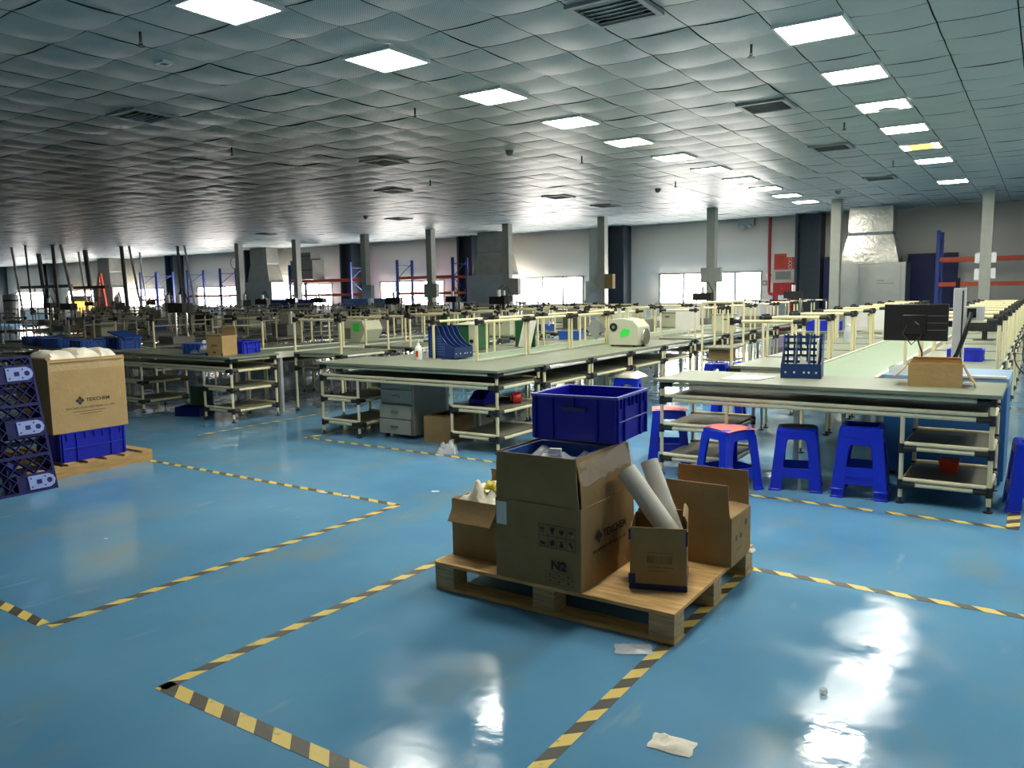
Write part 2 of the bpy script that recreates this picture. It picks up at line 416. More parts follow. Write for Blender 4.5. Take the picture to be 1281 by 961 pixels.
VENTS = [(-3, 6.07, 'large square air vent overhead, nearest to the camera'), (-3, 10.3, 'square air vent left of the second light of the short right row'),
         (-3, 13.93, 'square air vent left of the fourth light of the short right row'), (-3, 18.5, 'square air vent beside the far lights of the short right row'),
         (-9.4, 5.94, 'square air vent in the dim ceiling left of the long light row, nearest one there'), (-9.5, 10.4, 'square air vent left of the long light row, second nearest there'),
         (-12.0, 13.4, 'square air vent left of the long light row, third nearest there'), (-9.8, 16.8, 'square air vent left of the long light row, fourth nearest there'), (-9.87, 19.4, 'square air vent left of the long light row, beyond the grey dome detector'),
         (-16.3, 18.4, 'square air vent in the far dim ceiling above the red-lit wall'), (-23.6, 19.5, 'square air vent in the far ceiling above the wall clock')]
for a in VENTS: vent(*a)

def sprinkler(x, y, label):
    t = thing('sprinkler', label, 'sprinkler', (x, y, H - .13), group='pendant sprinkler heads')
    MB().cyl((0, 0, .03), (0, 0, .13), .012, 8).build('pipe', 'conduit', t)
    MB().lathe([(.012, 0), (.02, .012), (.014, .03)], n=10).build('head', 'chrome', t)
    MB().lathe([(.036, -.006), (.036, -.002), (.01, 0)], n=12).build('deflector', 'conduit', t)
for x, y, l in ((-6.52, 4.15, 'dark sprinkler head hanging from the near left ceiling'), (-6.51, 7.71, 'sprinkler head left of the third light of the long left row'), (-2.39, 7.68, 'sprinkler head left of the nearest light of the short right row'),
                (-2.41, 11.93, 'sprinkler head left of the third light of the short right row'), (-6.6, 12.1, 'sprinkler head left of the fifth light of the long left row'), (-6.6, 16.2, 'sprinkler head beyond the fifth light of the long left row'),
                (-2.4, 16.1, 'sprinkler head left of the sixth light of the short right row'), (-10.4, 8.0, 'sprinkler head in the dim ceiling far left of the long light row'), (-10.3, 12.6, 'sprinkler head in the dim ceiling above the middle workbench line')):
    sprinkler(x, y, l)
def dome(x, y, label, r=.07):
    t = thing('smoke_detector', label, 'smoke detector', (x, y, H - .07), group='round detectors on the ceiling')
    MB().lathe([(r, .03), (r, .06)], n=16).build('base', 'machine_dk', t)
    MB().lathe([(r * .4, -.04), (r * .85, -.01), (r * .9, .03)], n=16).build('cap', 'machine_dk', t)
for x, y, l in ((-7.22, 10.84, 'grey dome detector between the long light row and the dim ceiling'), (-7.36, 17.04, 'grey dome detector near the post at the rightmost window'), (-4.2, 20.3, 'small round detector above the red pipe, near the far lights'), (-16.5, 17.2, 'round detector in the dim ceiling above the red-lit wall')):
    dome(x, y, l)
t = thing('junction_plate', 'small pale square plate on the near left ceiling', 'plate', (-7.15, 4.78, H - .04))
MB().box(-.07, -.06, 0, .07, .06, .03).build('cover', 'white', t)
MB().box(-.03, -.03, -.004, .03, .03, 0).build('sensor', 'conduit', t)

# ------------------------------------------------------------------ floor tapes
def tape(x0, y0, x1, y1, label, w=.056):
    al = abs(x1 - x0) > abs(y1 - y0)
    L_ = abs(x1 - x0) if al else abs(y1 - y0)
    mb = MB(); n = max(2, int(L_ / .4)); mn = 0
    pts = [(i / n, RND.uniform(-.003, .003)) for i in range(n + 1)]
    top = []; 
    for u, j in pts:
        c = Vector((x0 + (x1 - x0) * u, y0 + (y1 - y0) * u)); e = Vector((0, 1)) if al else Vector((1, 0))
        a = c + e * (-w / 2 + j); b = c + e * (w / 2 + j)
        top.append([(a.x, a.y, .0005), (b.x, b.y, .0005), (b.x, b.y, .0016), (a.x, a.y, .0016)])
    mb.rings(top)
    return tag(mb.build('floor_tape', 'tape_x' if al else 'tape_y'), label, 'floor tape', 'yellow and black hazard tape on the floor')
tape(-7.06, 4.31, -3.9, 4.29, 'hazard tape strip running from the slatted pallet to the far corner of the empty bay')
tape(-3.9, 4.31, -3.88, 1.79, 'hazard tape strip on the long right side of the empty bay')
tape(-3.93, 1.79, -5.6, 1.82, 'hazard tape strip at the near end of the empty bay')
tape(-2.86, 1.72, -2.86, 3.6, 'hazard tape strip running to the left corner of the loaded pallet')
tape(-2.88, 1.74, -1.4, 1.73, 'worn wide hazard tape strip across the foreground, left of the loaded pallet', .07)
tape(-1.31, 1.2, -1.3, 4.3, 'hazard tape strip running under the right side of the loaded pallet')
tape(-1.33, 4.28, 2.5, 4.28, 'hazard tape strip running right from the loaded pallet across the floor')
tape(-6.7, 5.9, -4.0, 5.87, 'hazard tape strip in front of the bench with the drawer pedestal')
tape(-6.66, 5.93, -6.63, 7.2, 'hazard tape strip along the left side of the bench with the drawer pedestal')
tape(-7.9, 5.4, -7.87, 7.4, 'faint hazard tape strip right of the bench that carries the small carton')
tape(-2.3, 5.85, -.92, 5.85, 'hazard tape strip in front of the blue stools')
tape(-.84, 5.85, -.12, 5.84, 'hazard tape strip in front of the shelves under the open carton')
tape(-.1, 5.82, -.1, 6.36, 'short hazard tape strip ending at the stool at the right edge', .075)

# ------------------------------------------------------------------ pipe benches
PR = .0155
def joint_mesh(arms, nm):
    mb = MB().cyl((0, 0, -.035), (0, 0, .035), .0225, 8)
    for dx, dy in arms: mb.cyl((dx * .012, dy * .012, 0), (dx * .095, dy * .095, 0), .021, 8)
    me = bpy.data.meshes.new(nm); me.from_pydata(mb.v, [], mb.f); me.materials.append(M['joint'])
    me.polygons.foreach_set('use_smooth', [True] * len(me.polygons)); me.set_sharp_from_angle(angle=rad(35)); return me
JM = {}
def joint(parent, z, ax, ay):
    k = (ax, ay)
    if k not in JM: JM[k] = joint_mesh([a for a in ((ax, 0), (0, ay)) if a != (0, 0)], 'joint')
    return link('joint', JM[k], parent, (0, 0, z))
PM = {}
def pipe(name, p, q, parent, m='pipe', r=PR, loc=None):
    return MB().cyl(p, q, r, 8).build(name, m, parent, loc or (0, 0, 0))
FOOT = None
def foot(parent, z=.045):
    global FOOT
    if FOOT is None:
        mb = MB().lathe([(.03, 0), (.03, .01), (.008, .016), (.008, .05)], n=10)
        FOOT = bpy.data.meshes.new('foot'); FOOT.from_pydata(mb.v, [], mb.f); FOOT.materials.append(M['joint'])
    return link('foot', FOOT, parent, (0, 0, 0))
def leg(root, x, y, z1, joints, ax, ay, m='pipe', name='leg'):
    o = MB().cyl((0, 0, .045), (0, 0, z1), PR, 8).build(name, m, root, (x, y, 0))
    foot(o)
    for z in joints: joint(o, z, ax, ay)
    return o

def end_table(x0, x1, y0, y1, lw, rw, label):
    """wide pipe table across the end of a line: work surface, tray below it, shelf stack at each end"""
    w = x1 - x0; d = y1 - y0
    t = thing('end_workbench', label, 'workbench', (x0, y0, 0), group='wide pipe benches at the near ends of the lines')
    MB().box(-.05, -.05, .787, w + .05, d + .03, .815).build('work_surface', 'top', t, bevel=.004)
    lv = (.765, .635); sh = (.40, .14)
    for x, ax, full in ((0, 1, 1), (lw, -1, 0), (w - rw, 1, 0), (w, -1, 1)):
        for y, ay in ((0, 1), (d, -1)):
            leg(t, x, y, .785 if full else .64, (lv + sh) if full else sh, ax, ay, 'pipe' if full else 'pipe_grey')
    for z in lv:
        for y in (0, d): pipe('rail', (.09, y, z), (w - .09, y, z), t, 'pipe_grey')
        for x in (0, w): pipe('rail', (x, .09, z), (x, d - .09, z), t)
    for y in (0, d): pipe('rail', (.03, y, .672), (w - .03, y, .672), t, 'pipe_grey')
    MB().box(.015, .015, .652, w - .015, d - .015, .662).build('tray_board', 'tray', t)
    for a, b in ((0, lw), (w - rw, w)):
        for z in sh:
            MB().box(a + .01, .012, z + .018, b - .01, d - .012, z + .028).build('shelf', 'tray', t)
            for y in (0, d):
                pipe('rail', (a + .09, y, z), (b - .09, y, z), t, 'pipe_grey'); pipe('rail', (a + .015, y, z + .034), (b - .015, y, z + .034), t, 'pipe_grey')
            for x in (a, b): pipe('rail', (x, .09, z), (x, d - .09, z), t)
    return t
end_table(-2.62, -.25, 6.17, 6.88, .55, .545, 'long pipe bench with the blue file rack, paper sheets and open carton on it')
end_table(-6.68, -4.3, 6.17, 6.92, .55, .55, 'long pipe bench with a grey drawer pedestal standing under it')
end_table(-10.75, -8.27, 6.17, 6.85, .55, .55, 'long pipe bench with the small tan carton and blue trays on it')
end_table(-14.75, -12.35, 6.17, 6.85, .55, .55, 'pipe bench partly hidden behind the tall carton at far left')

def bench(x0, x1, y0, y1, tall, label, group, zt=.8, rails=(1, 1), hi=1.23):
    """work module; tall = which of the posts (left front, right front, left back, right back) run up to the overhead rail"""
    w = x1 - x0; d = y1 - y0
    t = thing('workbench', label, 'workbench', (x0, y0, 0), group=group)
    MB().box(-.02, .0, zt - .025, w + .02, d, zt).build('work_surface', 'top', t)
    k = 0
    for y, ay in ((.03, 1), (d - .03, -1)):
        for x, ax in ((-.018, 1), (w + .018, -1)):
            up = tall[k]; k += 1
            js = [zt - .045, .58] + ([hi] if up else [])
            leg(t, x, y, hi if up else zt - .03, js, ax, ay, name='post')
    for i, y in enumerate((.03, d - .03)):
        pipe('rail', (.05, y, zt - .045), (w - .05, y, zt - .045), t)
        if tall[2 * i] and tall[2 * i + 1] and rails[i]: pipe('top_rail', (.04, y, hi), (w - .04, y, hi), t)
    for i, x in enumerate((-.018, w + .018)):
        pipe('rail', (x, .1, zt - .045), (x, d - .1, zt - .045), t, 'edge')
        pipe('rail', (x, .1, .58), (x, d - .1, .58), t)
        if tall[i] and tall[i + 2] and not (tall[1 - i] and tall[3 - i]): pipe('top_rail', (x, .1, hi), (x, d - .1, hi), t)
    MB().box(.0, .03, .59, w, d - .03, .60).build('under_tray', 'tray', t)
    return t
def row(x0, x1, ys, tall, label, group, L_=1.1, **k):
    first = None; tr = None
    for i, y in enumerate(ys):
        lb = label % nth(i)
        if first is None: first = bench(x0, x1, y, y + L_, tall, lb, group, **k); tr = tree_of(first)
        else: dup(first, (x0, y, 0), 0, lb, group, tr)
YS = lambda a, n, p: [a + p * i for i in range(n)]
# right-hand line
row(-2.5, -1.86, YS(7.6, 8, 1.2), (1, 1, 1, 1), 'cream railed pipe bench left of the pale green belt, %s', 'benches left of the pale green belt')
row(-1.02, -.33, YS(8.0, 8, 1.2), (1, 1, 1, 1), 'cream railed pipe bench right of the pale green belt, %s', 'benches right of the pale green belt')
# middle line
row(-5.12, -4.3, YS(6.98, 4, 1.05), (1, 0, 1, 0), 'bench with a row of cream posts beside the open aisle, %s', 'benches of the middle line along the aisle', L_=1.04)
row(-6.55, -5.78, YS(7.0, 4, 1.2), (0, 1, 0, 1), 'bench on the left side of the middle line, %s', 'benches on the left side of the middle line')
row(-4.95, -4.42, YS(11.6, 6, 1.5), (1, 1, 1, 1), 'railed pipe bench beyond the beige machine, %s', 'benches beyond the beige machine', L_=1.3)
row(-6.5, -5.8, YS(12.0, 6, 1.5), (1, 1, 1, 1), 'railed pipe bench at the far left part of the middle line, %s', 'far benches on the left of the middle line', L_=1.3)
# left line
row(-8.35, -7.52, YS(7.25, 7, 1.35), (1, 1, 1, 1), 'left line pipe bench along the gap to the middle line, %s', 'left line benches along the gap', L_=.95)
row(-9.95, -9.35, YS(7.5, 7, 1.5), (1, 1, 1, 1), 'railed pipe bench behind the small tan carton, %s', 'left line benches behind the small carton', L_=1.35)

def conveyor(xa, xb, y0, y1, label, z=.8, legs=True):
    t = thing('conveyor', label, 'conveyor', ((xa + xb) / 2, y0, 0), group='belt conveyors between the benches')
    w = (xb - xa) / 2; d = y1 - y0
    MB().box(-w + .03, 0, z - .03, w - .03, d, z - .004).build('belt', 'belt', t)
    for s in (-1, 1): MB().box(s * (w - .015) - .015, 0, z - .07, s * (w - .015) + .015, d, z + .012).build('side_rail', 'edge', t)
    pipe('end_rail', (-w, -.02, z - .02), (w, -.02, z - .02), t, 'edge')
    n = max(2, int(d / 2)); 
    for i in range(n):
        for s in (-1, 1):
            MB().box(s * (w - .04) - .02, .1 + i * 2, 0, s * (w - .04) + .02, .14 + i * 2, z - .07).build('leg', 'alu', t)
conveyor(-1.8, -1.1, 7.0, 21, 'pale green belt conveyor with white side rails behind the blue file rack')
conveyor(-5.72, -5.18, 7.0, 21, 'pale green belt conveyor of the middle line behind the blue mesh file rack')
conveyor(-9.25, -8.45, 7.0, 21, 'grey green belt conveyor of the left line behind the small tan carton')

# far lines: small in the photograph, one mesh each
def far_bench_mesh():
    mb = MB(); w, d = .8, 2.2
    mb.box(-.02, 0, .77, w + .02, d, .8, 1); mb.box(0, .05, .42, w, d - .05, .44, 1)
    for y in (.03, d / 2, d - .03):
        for x in (0, w):
            hi = 1.23 if y != d / 2 or x else .77
            mb.cyl((x, y, 0), (x, y, hi), .016, 6)
            mb.cyl((x, y, hi - .03), (x, y, hi + .02), .026, 6, mi=2); mb.cyl((x, y, .72), (x, y, .77), .026, 6, mi=2)
        if y != d / 2: mb.cyl((0, y, 1.23), (w, y, 1.23), .016, 6)
        mb.cyl((0, y, .75), (w, y, .75), .016, 6)
    for x in (0, w): mb.cyl((x, .03, .42), (x, d - .03, .42), .016, 6)
    mb.cyl((w, d / 2, 1.05), (w, d - .03, 1.05), .016, 6)
    o = mb.build('workbench', ['pipe_hazed', 'tray', 'joint']); return o
FB = []; fb = far_bench_mesh(); tag(fb, '', 'workbench'); used = 0
ROWN = ['first', 'second', 'third', 'fourth', 'fifth', 'sixth']
for k, xr in enumerate((-12.35, -16.35, -20.35, -24.35, -28.35, -32.35)):
    for side, x in (('right', xr), ('left', xr - 1.7)):
        for i in range(6):
            y = 7.2 + 2.4 * i
            if x / y < -2.3: continue
            o = fb if not used else fb.copy()
            if used: COL.objects.link(o)
            used += 1
            o.location = (x, y, 0); o['label'] = 'dim pipe bench, %s side of %s line beyond tall carton, %s' % (side, ROWN[k], nth(i)); FB.append((x, y, k)); o['group'] = 'dim benches of the far left lines'

bench(-12.3, -11.3, 6.0, 7.1, (0, 0, 1, 1), 'low pipe bench carrying blue bins beyond the tall carton', 'benches beyond the tall carton')

# ------------------------------------------------------------------ generic goods
def crate(w, d, h, label, cat='crate', loc=(0, 0, 0), rz=0., group=None, m='crate', rim='crate_rim', slot=True, name='plastic_crate'):
    t = thing(name, label, cat, loc, rz, group)
    mb = MB().tray(w - .012, d - .012, h, .008, taper=.004)
    for s in (-1, 1):                       # corner and wall ribs, moulded in one with the body
        for u in (-.5, -.28, .28, .5):
            x = u * (w - .03); mb.box(x - .006, s * d / 2 - .008, .004, x + .006, s * d / 2 + .004, h - .012)
            y = u * (d - .03); mb.box(s * w / 2 - .008, y - .006, .004, s * w / 2 + .004, y + .006, h - .012)
        mb.box(s * w / 2 - .008, -d / 2 + .02, h * .44, s * w / 2 + .006, d / 2 - .02, h * .47)
        for k in range(7):
            y = -d / 2 + .05 + (d - .1) * k / 6; mb.box(s * w / 2 - .006, y - .003, h * .74, s * w / 2 + .006, y + .003, h - .012)
        mb.box(-.004, s * d / 2 - .008, h * .72, .004, s * d / 2 + .003, h - .012)
    mb.build('body', m, t, bevel=.002)
    r = MB(); o = .006
    a = [(-w / 2 - o, -d / 2 - o), (w / 2 + o, -d / 2 - o), (w / 2 + o, d / 2 + o), (-w / 2 - o, d / 2 + o)]
    b = [(-w / 2 + .008, -d / 2 + .008), (w / 2 - .008, -d / 2 + .008), (w / 2 - .008, d / 2 - .008), (-w / 2 + .008, d / 2 - .008)]
    r.rings([[(x, y, h - .012) for x, y in a], [(x, y, h) for x, y in a], [(x, y, h) for x, y in b], [(x, y, h - .012) for x, y in b], [(x, y, h - .012) for x, y in a]], cap=False)
    r.build('rim', rim, t)
    if slot: MB().box(-w * .14, -d / 2 - .008, h * .66, w * .14, -d / 2 + .002, h * .74).build('label_slot', 'crate_tag', t)
    return t
SIDES = {'front': (0, -1), 'back': (0, 1), 'left': (-1, 0), 'right': (1, 0)}
def flap(t, w, d, h, side, L_, ang, m='card', th=.006, name='flap', trim=.01):
    """hinged flap; ang from straight up (0) outward; negative folds inward"""
    sx, sy = SIDES[side]
    half = (w if sy else d) / 2 - trim
    mb = MB(); n = 6; P = []
    for i in range(2):
        r = i * L_
        P.append(r)
    out = Vector((sx, sy, 0)); al = Vector((abs(sy), abs(sx), 0)); up = Vector((0, 0, 1))
    dirn = up * math.cos(ang) + out * math.sin(ang); nor = out * math.cos(ang) - up * math.sin(ang)
    o = Vector((sx * (w / 2 - th / 2), sy * (d / 2 - th / 2), h))
    vs = []
    rows = 4
    rr = []
    for k in range(rows + 1):
        f = k / rows; c = o + dirn * (L_ * f) + nor * (.008 * math.sin(PI * f))
        q = half - .01 * f
        rr.append([tuple(c - al * q - nor * th / 2), tuple(c + al * q - nor * th / 2), tuple(c + al * q + nor * th / 2), tuple(c - al * q + nor * th / 2)])
    mb.rings(rr)
    return mb.build(name, m, t)
def carton(w, d, h, label, loc, rz=0., flaps=(), m='card', bulge=0., group=None, name='carton', cat='box'):
    t = thing(name, label, cat, loc, rz, group)
    MB().tray(w, d, h, .006, bulge=bulge).build('body', m, t)
    for s, L_, a in flaps: flap(t, w, d, h, s, L_, rad(a), m)
    return t
def lump(w, d, h, n=14, seed=1, rough=.5):
    """crumpled soft mass, flat below"""
    r = random.Random(seed); mb = MB(); vs = []
    ph = [r.uniform(0, 6.3) for _ in range(6)]
    for j in range(n + 1):
        for i in range(n + 1):
            u = i / n * 2 - 1; v = j / n * 2 - 1
            e = max(0, 1 - max(abs(u), abs(v)) ** 4)
            z = h * e * (.62 + rough * .38 * (math.sin(4.2 * u + ph[0]) * math.cos(3.1 * v + ph[1]) + .6 * math.sin(9 * u + 5 * v + ph[2])) + r.uniform(-.06, .06) * rough)
            vs.append((u * w / 2 * (1 + .04 * math.sin(5 * v + ph[3])), v * d / 2 * (1 + .05 * math.sin(4 * u + ph[4])), max(z, 0.002)))
    fs = [(j * (n + 1) + i, j * (n + 1) + i + 1, (j + 1) * (n + 1) + i + 1, (j + 1) * (n + 1) + i) for j in range(n) for i in range(n)]
    k = len(vs); rim = [i for i in range(n + 1)] + [j * (n + 1) + n for j in range(1, n + 1)] + [n * (n + 1) + i for i in range(n - 1, -1, -1)] + [j * (n + 1) for j in range(n - 1, 0, -1)]
    vs += [(vs[i][0], vs[i][1], 0) for i in rim]; q = len(rim)
    fs += [(rim[(a + 1) % q], rim[a], k + a, k + (a + 1) % q) for a in range(q)] + [tuple(k + a for a in range(q))[::-1]]
    return mb.add(vs, fs)
def logo(t, loc, s, right=False):
    """four leaf-shaped lozenges set as a diamond"""
    mb = MB(); ux = (0, 1, 0) if right else (1, 0, 0); n = (1, 0, 0) if right else (0, -1, 0)
    base = [(.04, 0), (.42, -.46), (.98, -.06), (.56, .42)]
    for k in range(4):
        a = k * PI / 2; c, d_ = math.cos(a), math.sin(a)
        poly = [((x * c - y * d_) * s, (x * d_ + y * c) * s) for x, y in base]
        mb.prism(poly, loc, ux, (0, 0, 1), [q * .0008 for q in n])
    mb.build('printed_logo', 'ink', t)
def bars(t, rects, o, right=False, m='ink', name='printed_marks'):
    mb = MB()
    for u0, v0, u1, v1 in rects:
        if right: mb.box(o[0], o[1] + u0, o[2] + v0, o[0] + .0008, o[1] + u1, o[2] + v1)
        else: mb.box(o[0] + u0, o[1] - .0008, o[2] + v0, o[0] + u1, o[1], o[2] + v1)
    return mb.build(name, m, t)

# ------------------------------------------------------------------ loaded pallet in the middle
PZ = .146
px0, px1, py0, py1 = -2.61, -1.27, 3.14, 4.26
t = thing('wooden_pallet', 'wooden block pallet with a plywood deck loaded with open cartons', 'pallet', ((px0 + px1) / 2, (py0 + py1) / 2, 0))
w, d = px1 - px0, py1 - py0
MB().box(-w / 2, -d / 2, .128, w / 2, d / 2, PZ).build('deck', 'ply', t, bevel=.002)
for y in (-1, 0, 1):
    yy = y * (d / 2 - .06)
    MB().box(-w / 2 + .003, yy - .055, .0, w / 2 - .003, yy + .055, .018).build('bottom_board', 'ply', t)
    for x in (-1, 0, 1):
        xx = x * (w / 2 - .063)
        MB().box(xx - .06, yy - .057, .018, xx + .06, yy + .057, .128).build('block', 'plyblock', t)

# big carton with printed marks
bw, bd, bh = .48, .57, .40
t = carton(bw, bd, bh, 'tall open brown carton marked N2 with its flaps standing up, on the loaded pallet', (-1.97, 3.425, PZ), 0,
           [('front', .235, 2), ('left', .235, -4), ('back', .225, -6), ('right', .235, -9)], 'card_dk', bulge=.016)
fy = -bd / 2 - .0175
bars(t, [(-.0, .0, .20, .0025), (-.0, .055, .20, .0575), (-.0, .11, .20, .1125)] + [(x, 0, x + .0015, .11) for x in (0, .05, .1, .15, .1985)], (.02, fy, .20))
MK = MB()
def mk(poly, u, v): MK.prism([(x * .001, y * .001) for x, y in poly], (.02 + u, fy, .20 + v), (1, 0, 0), (0, 0, 1), (0, -.0009, 0))
for dx in (0, 14):                                         # this-way-up arrows
    mk([(10 + dx, 12), (14 + dx, 12), (14 + dx, 32), (19 + dx, 32), (12 + dx, 44), (5 + dx, 32), (10 + dx, 32)], 0, .055)
mk([(12, 44), (16, 26), (22, 22), (22, 14), (15, 11), (35, 11), (28, 14), (28, 22), (34, 26), (38, 44)], .05, .055)       # glass
mk([(10, 30), (16, 40), (25, 34), (34, 40), (40, 30), (25, 10)], .10, .055)                                               # two hands / heart outline
mk([(8, 26), (14, 36), (25, 40), (36, 36), (42, 26), (27, 28), (27, 14), (23, 14), (23, 28)], .15, .055)                   # umbrella
mk([(8, 20), (20, 12), (34, 14), (42, 24), (30, 22), (16, 28)], 0, 0)
mk([(10, 24), (25, 42), (40, 24), (34, 24), (34, 12), (16, 12), (16, 24)], .05, 0)
mk([(18, 40), (32, 40), (29, 31), (35, 24), (35, 10), (15, 10), (15, 24), (21, 31)], .10, 0)
mk([(14, 38), (22, 44), (38, 18), (30, 12)], .15, 0)
MK.build('printed_symbols', 'ink', t)
text('N2', .06, (.085, fy - .0005, .098), FRONT, 'ink', t, sx=1.15, bold=.0022)
bars(t, [(0, 0, .15, .002), (0, .03, .15, .032), (0, .06, .15, .062)] + [(x, 0, x + .0015, .06) for x in (0, .05, .1, .1485)] + [(.018 + .05 * k, .01 + .03 * r, .03 + .05 * k, .02 + .03 * r) for k in range(3) for r in range(2)], (.055, fy + .002, .025), m='ink_soft')
rx = bw / 2 + .0175
logo(t, (rx, -.14, .24), .034, True)
text('TEXCHEM', .055, (rx + .0005, -.095, .222), RIGHT, 'ink', t, bold=.001)
text('TEXCHEM-PACK (VIET NAM) CO., LTD', .021, (rx - .003, -.20, .165), RIGHT, 'ink', t)
MB().box(-.232, fy + .0125, .27, -.172, fy + .0135, .385).build('paper_label', 'paper', t)
# packing tape and stretch film stuck on the right flap
fm = MB(); rr = []
for k in range(15):
    u = k / 14; y = -bd / 2 + .02 + u * (bd - .02)
    rr.append([(bw / 2 - .004 + RND.uniform(-.004, .006), y, .50 + RND.uniform(-.012, .012) + .03 * u), (bw / 2 - .018 + RND.uniform(-.004, .006), y, .56 + .04 * u), (bw / 2 - .032 + RND.uniform(-.004, .006), y, .61 + .02 * u),
               (bw / 2 - .036, y, .61 + .02 * u), (bw / 2 - .022, y, .56 + .04 * u), (bw / 2 - .010, y, .50 + .03 * u)])
fm.rings(rr).build('stretch_film', 'film', t)

crate(.40, .38, .618, 'blue bin standing inside the tall N2 carton, filled with clear bags', 'bin', (-1.985, 3.35, PZ + .007), 0, m='bluebin', rim='bluebin', slot=False, name='plastic_bin')
o = lump(.36, .30, .06, 16, 5, 1.).build('plastic_bag', 'bag', loc=(-1.985, 3.34, .71)); tag(o, 'crumpled clear plastic bag in the blue bin of the tall N2 carton', 'bag')
o = MB().box(-.03, -.012, 0, .03, .012, .028).build('label_tag', 'paper', loc=(-1.94, 3.27, .765), rot=(0, 0, .3), bevel=.003); tag(o, 'small cream paper tag lying on the clear bag below the blue crate', 'tag')
crate(.47, .42, .235, 'dark blue plastic crate standing on top of the tall N2 carton', 'crate', (-1.955, 3.665, .795), rad(4))

# small carton left
t = carton(.31, .36, .31, 'small brown carton with a folded-out flap, left of the tall N2 carton', (-2.44, 3.46, PZ), 0, [('front', .125, 148), ('back', .1, -8)], 'card_dk')
o = lump(.285, .33, .12, 18, 9, 1.1).build('film_scrap', 'foam', loc=(-2.44, 3.46, PZ + .275)); tag(o, 'white torn wrapping film heaped in the small left carton', 'wrapping')
o = lump(.1, .09, .05, 8, 3, 1.).build('yellow_scrap', 'yellow', loc=(-2.42, 3.43, PZ + .355)); tag(o, 'yellow scrap on the white film in the small left carton', 'scrap')

# carton with rolls
t = carton(.262, .27, .30, 'small brown carton with blue lower edges holding two white rolls', (-1.49, 3.49, PZ), rad(20), [('right', .06, -14), ('back', .02, 0)], 'card_dk')
MB().tray(.268, .276, .028, .0028).build('blue_edge_tape', 'navy_panel', t, (0, 0, .001))
for sx in (-1, 1): MB().box(sx * .131 - .006, -.1385, .24 if sx < 0 else .22, sx * .131 + .004, -.13, .29).build('blue_corner_tape', 'navy_panel', t)
MB().box(-.137, -.1385, .03, -.105, -.128, .075).build('blue_corner_tape', 'navy_panel', t)
bars(t, [(x, 0, x + RND.uniform(.002, .006), .035) for x in [i * .0085 for i in range(14)]] + [(0, -.02, .12, -.017), (0, -.038, .1, -.036), (.0, .05, .12, .052)], (-.05, -.1362, .13), m='ink_soft', name='printed_code')
def roll(p, q, r, label):
    p, q = Vector(p), Vector(q)
    t = thing('paper_roll', label, 'roll', p, rot=(q - p).to_track_quat('Z', 'Y').to_euler(), group='paper rolls in the small carton')
    L_ = (q - p).length
    MB().rings([[(r * math.cos(a) , r * math.sin(a), z) for a in [2 * PI * k / 28 for k in range(28)]] for z in (0, L_)] , cap=False).build('sheet', 'paper_roll', t)
    mb = MB().rings([[(rr * math.cos(a), rr * math.sin(a), z) for a in [2 * PI * k / 20 for k in range(20)]] for rr, z in ((r, L_), (r * .5, L_ + .002), (r * .45, L_ - .02), (r * .45, 0), (r * .5, 0), (r, 0))], cap=False)
    mb.build('core', 'paper_roll', t)
    return t
lump(.2, .22, .2, 8, 77, .2).build('filler_paper', 'card_in', t, (0, 0, .008))
roll((-1.405, 3.465, .37), (-1.672, 3.50, .668), .05, 'white paper roll leaning against the tall N2 carton, front one of two')
t = roll((-1.445, 3.575, .36), (-1.62, 3.655, .69), .044, 'white paper roll in wrinkled clear film, rear one of two')
mb = MB(); rr = []
for k in range(22):
    z = .05 + k * .0145; q = []
    for i in range(16):
        a = 2 * PI * i / 16; r_ = .0455 + RND.uniform(0, .006); q.append((r_ * math.cos(a), r_ * math.sin(a), z))
    rr.append(q)
mb.rings(rr, cap=False).build('film_wrap', 'film', t)

# rear right carton
t = carton(.43, .31, .252, 'open brown carton at the right rear of the loaded pallet with tall upright flaps', (-1.465, 3.985, PZ), 0, [('front', .17, 1), ('back', .185, 3), ('right', .16, -88)], 'card_dk')
bars(t, [(.05, .1, .075, .13), (.12, .1, .15, .125), (.06, .05, .14, .056), (.2, .15, .23, .18)], (.2155, -.14, .02), True, 'ink_soft')
t = thing('packing_strap', 'thin white packing strap loose at the rear right corner of the loaded pallet', 'strap', (-1.262, 4.17, PZ))
MB().tube([(0, 0, .004), (.01, -.02, .06), (-.008, .01, .16), (-.012, .02, .25)], .0035, 6).build('strip', 'paper', t)
lump(.07, .06, .022, 8, 4, 1.).build('crumpled_end', 'foam', t, (0, -.03, 0))

# ------------------------------------------------------------------ left stack
t = thing('wooden_pallet', 'low slatted wooden pallet under the blue crate and tall printed carton', 'pallet', (-7.7, 3.76, 0))
w, d = 1.26, 1.14
for y in (-d / 2 + .02, 0, d / 2 - .02):
    pass
for x in (-w / 2 + .03, 0, w / 2 - .03): MB().box(x - .03, -d / 2, 0, x + .03, d / 2, .09).build('stringer', 'timber', t)
for k in range(7):
    y = -d / 2 + .05 + k * (d - .1) / 6; MB().box(-w / 2, y - .05, .09, w / 2, y + .05, .108).build('slat', 'timber', t)
crate(.44, .59, .265, 'blue plastic crate on the slatted pallet, under the tall printed carton', 'crate', (-7.375, 3.83, .108), 0, rim='crate', slot=False)
cw, cd, ch = .60, .69, .655
t = carton(cw, cd, ch, 'large tan carton with printed black lettering standing on a blue crate at left', (-7.45, 3.815, .374), 0, [('right', .03, 150), ('front', .02, 0)], 'card')
rx = cw / 2 + .0005
MB().box(rx - .0004, -cd / 2 + .002, ch - .10, rx + .0006, cd / 2 - .002, ch - .02).build('packing_tape', 'tan_tape', t)
MB().box(rx - .0004, -cd / 2, .395, rx + .0014, cd / 2, .40).build('crease', 'card', t)
logo(t, (rx, -.09, .275), .042, True)
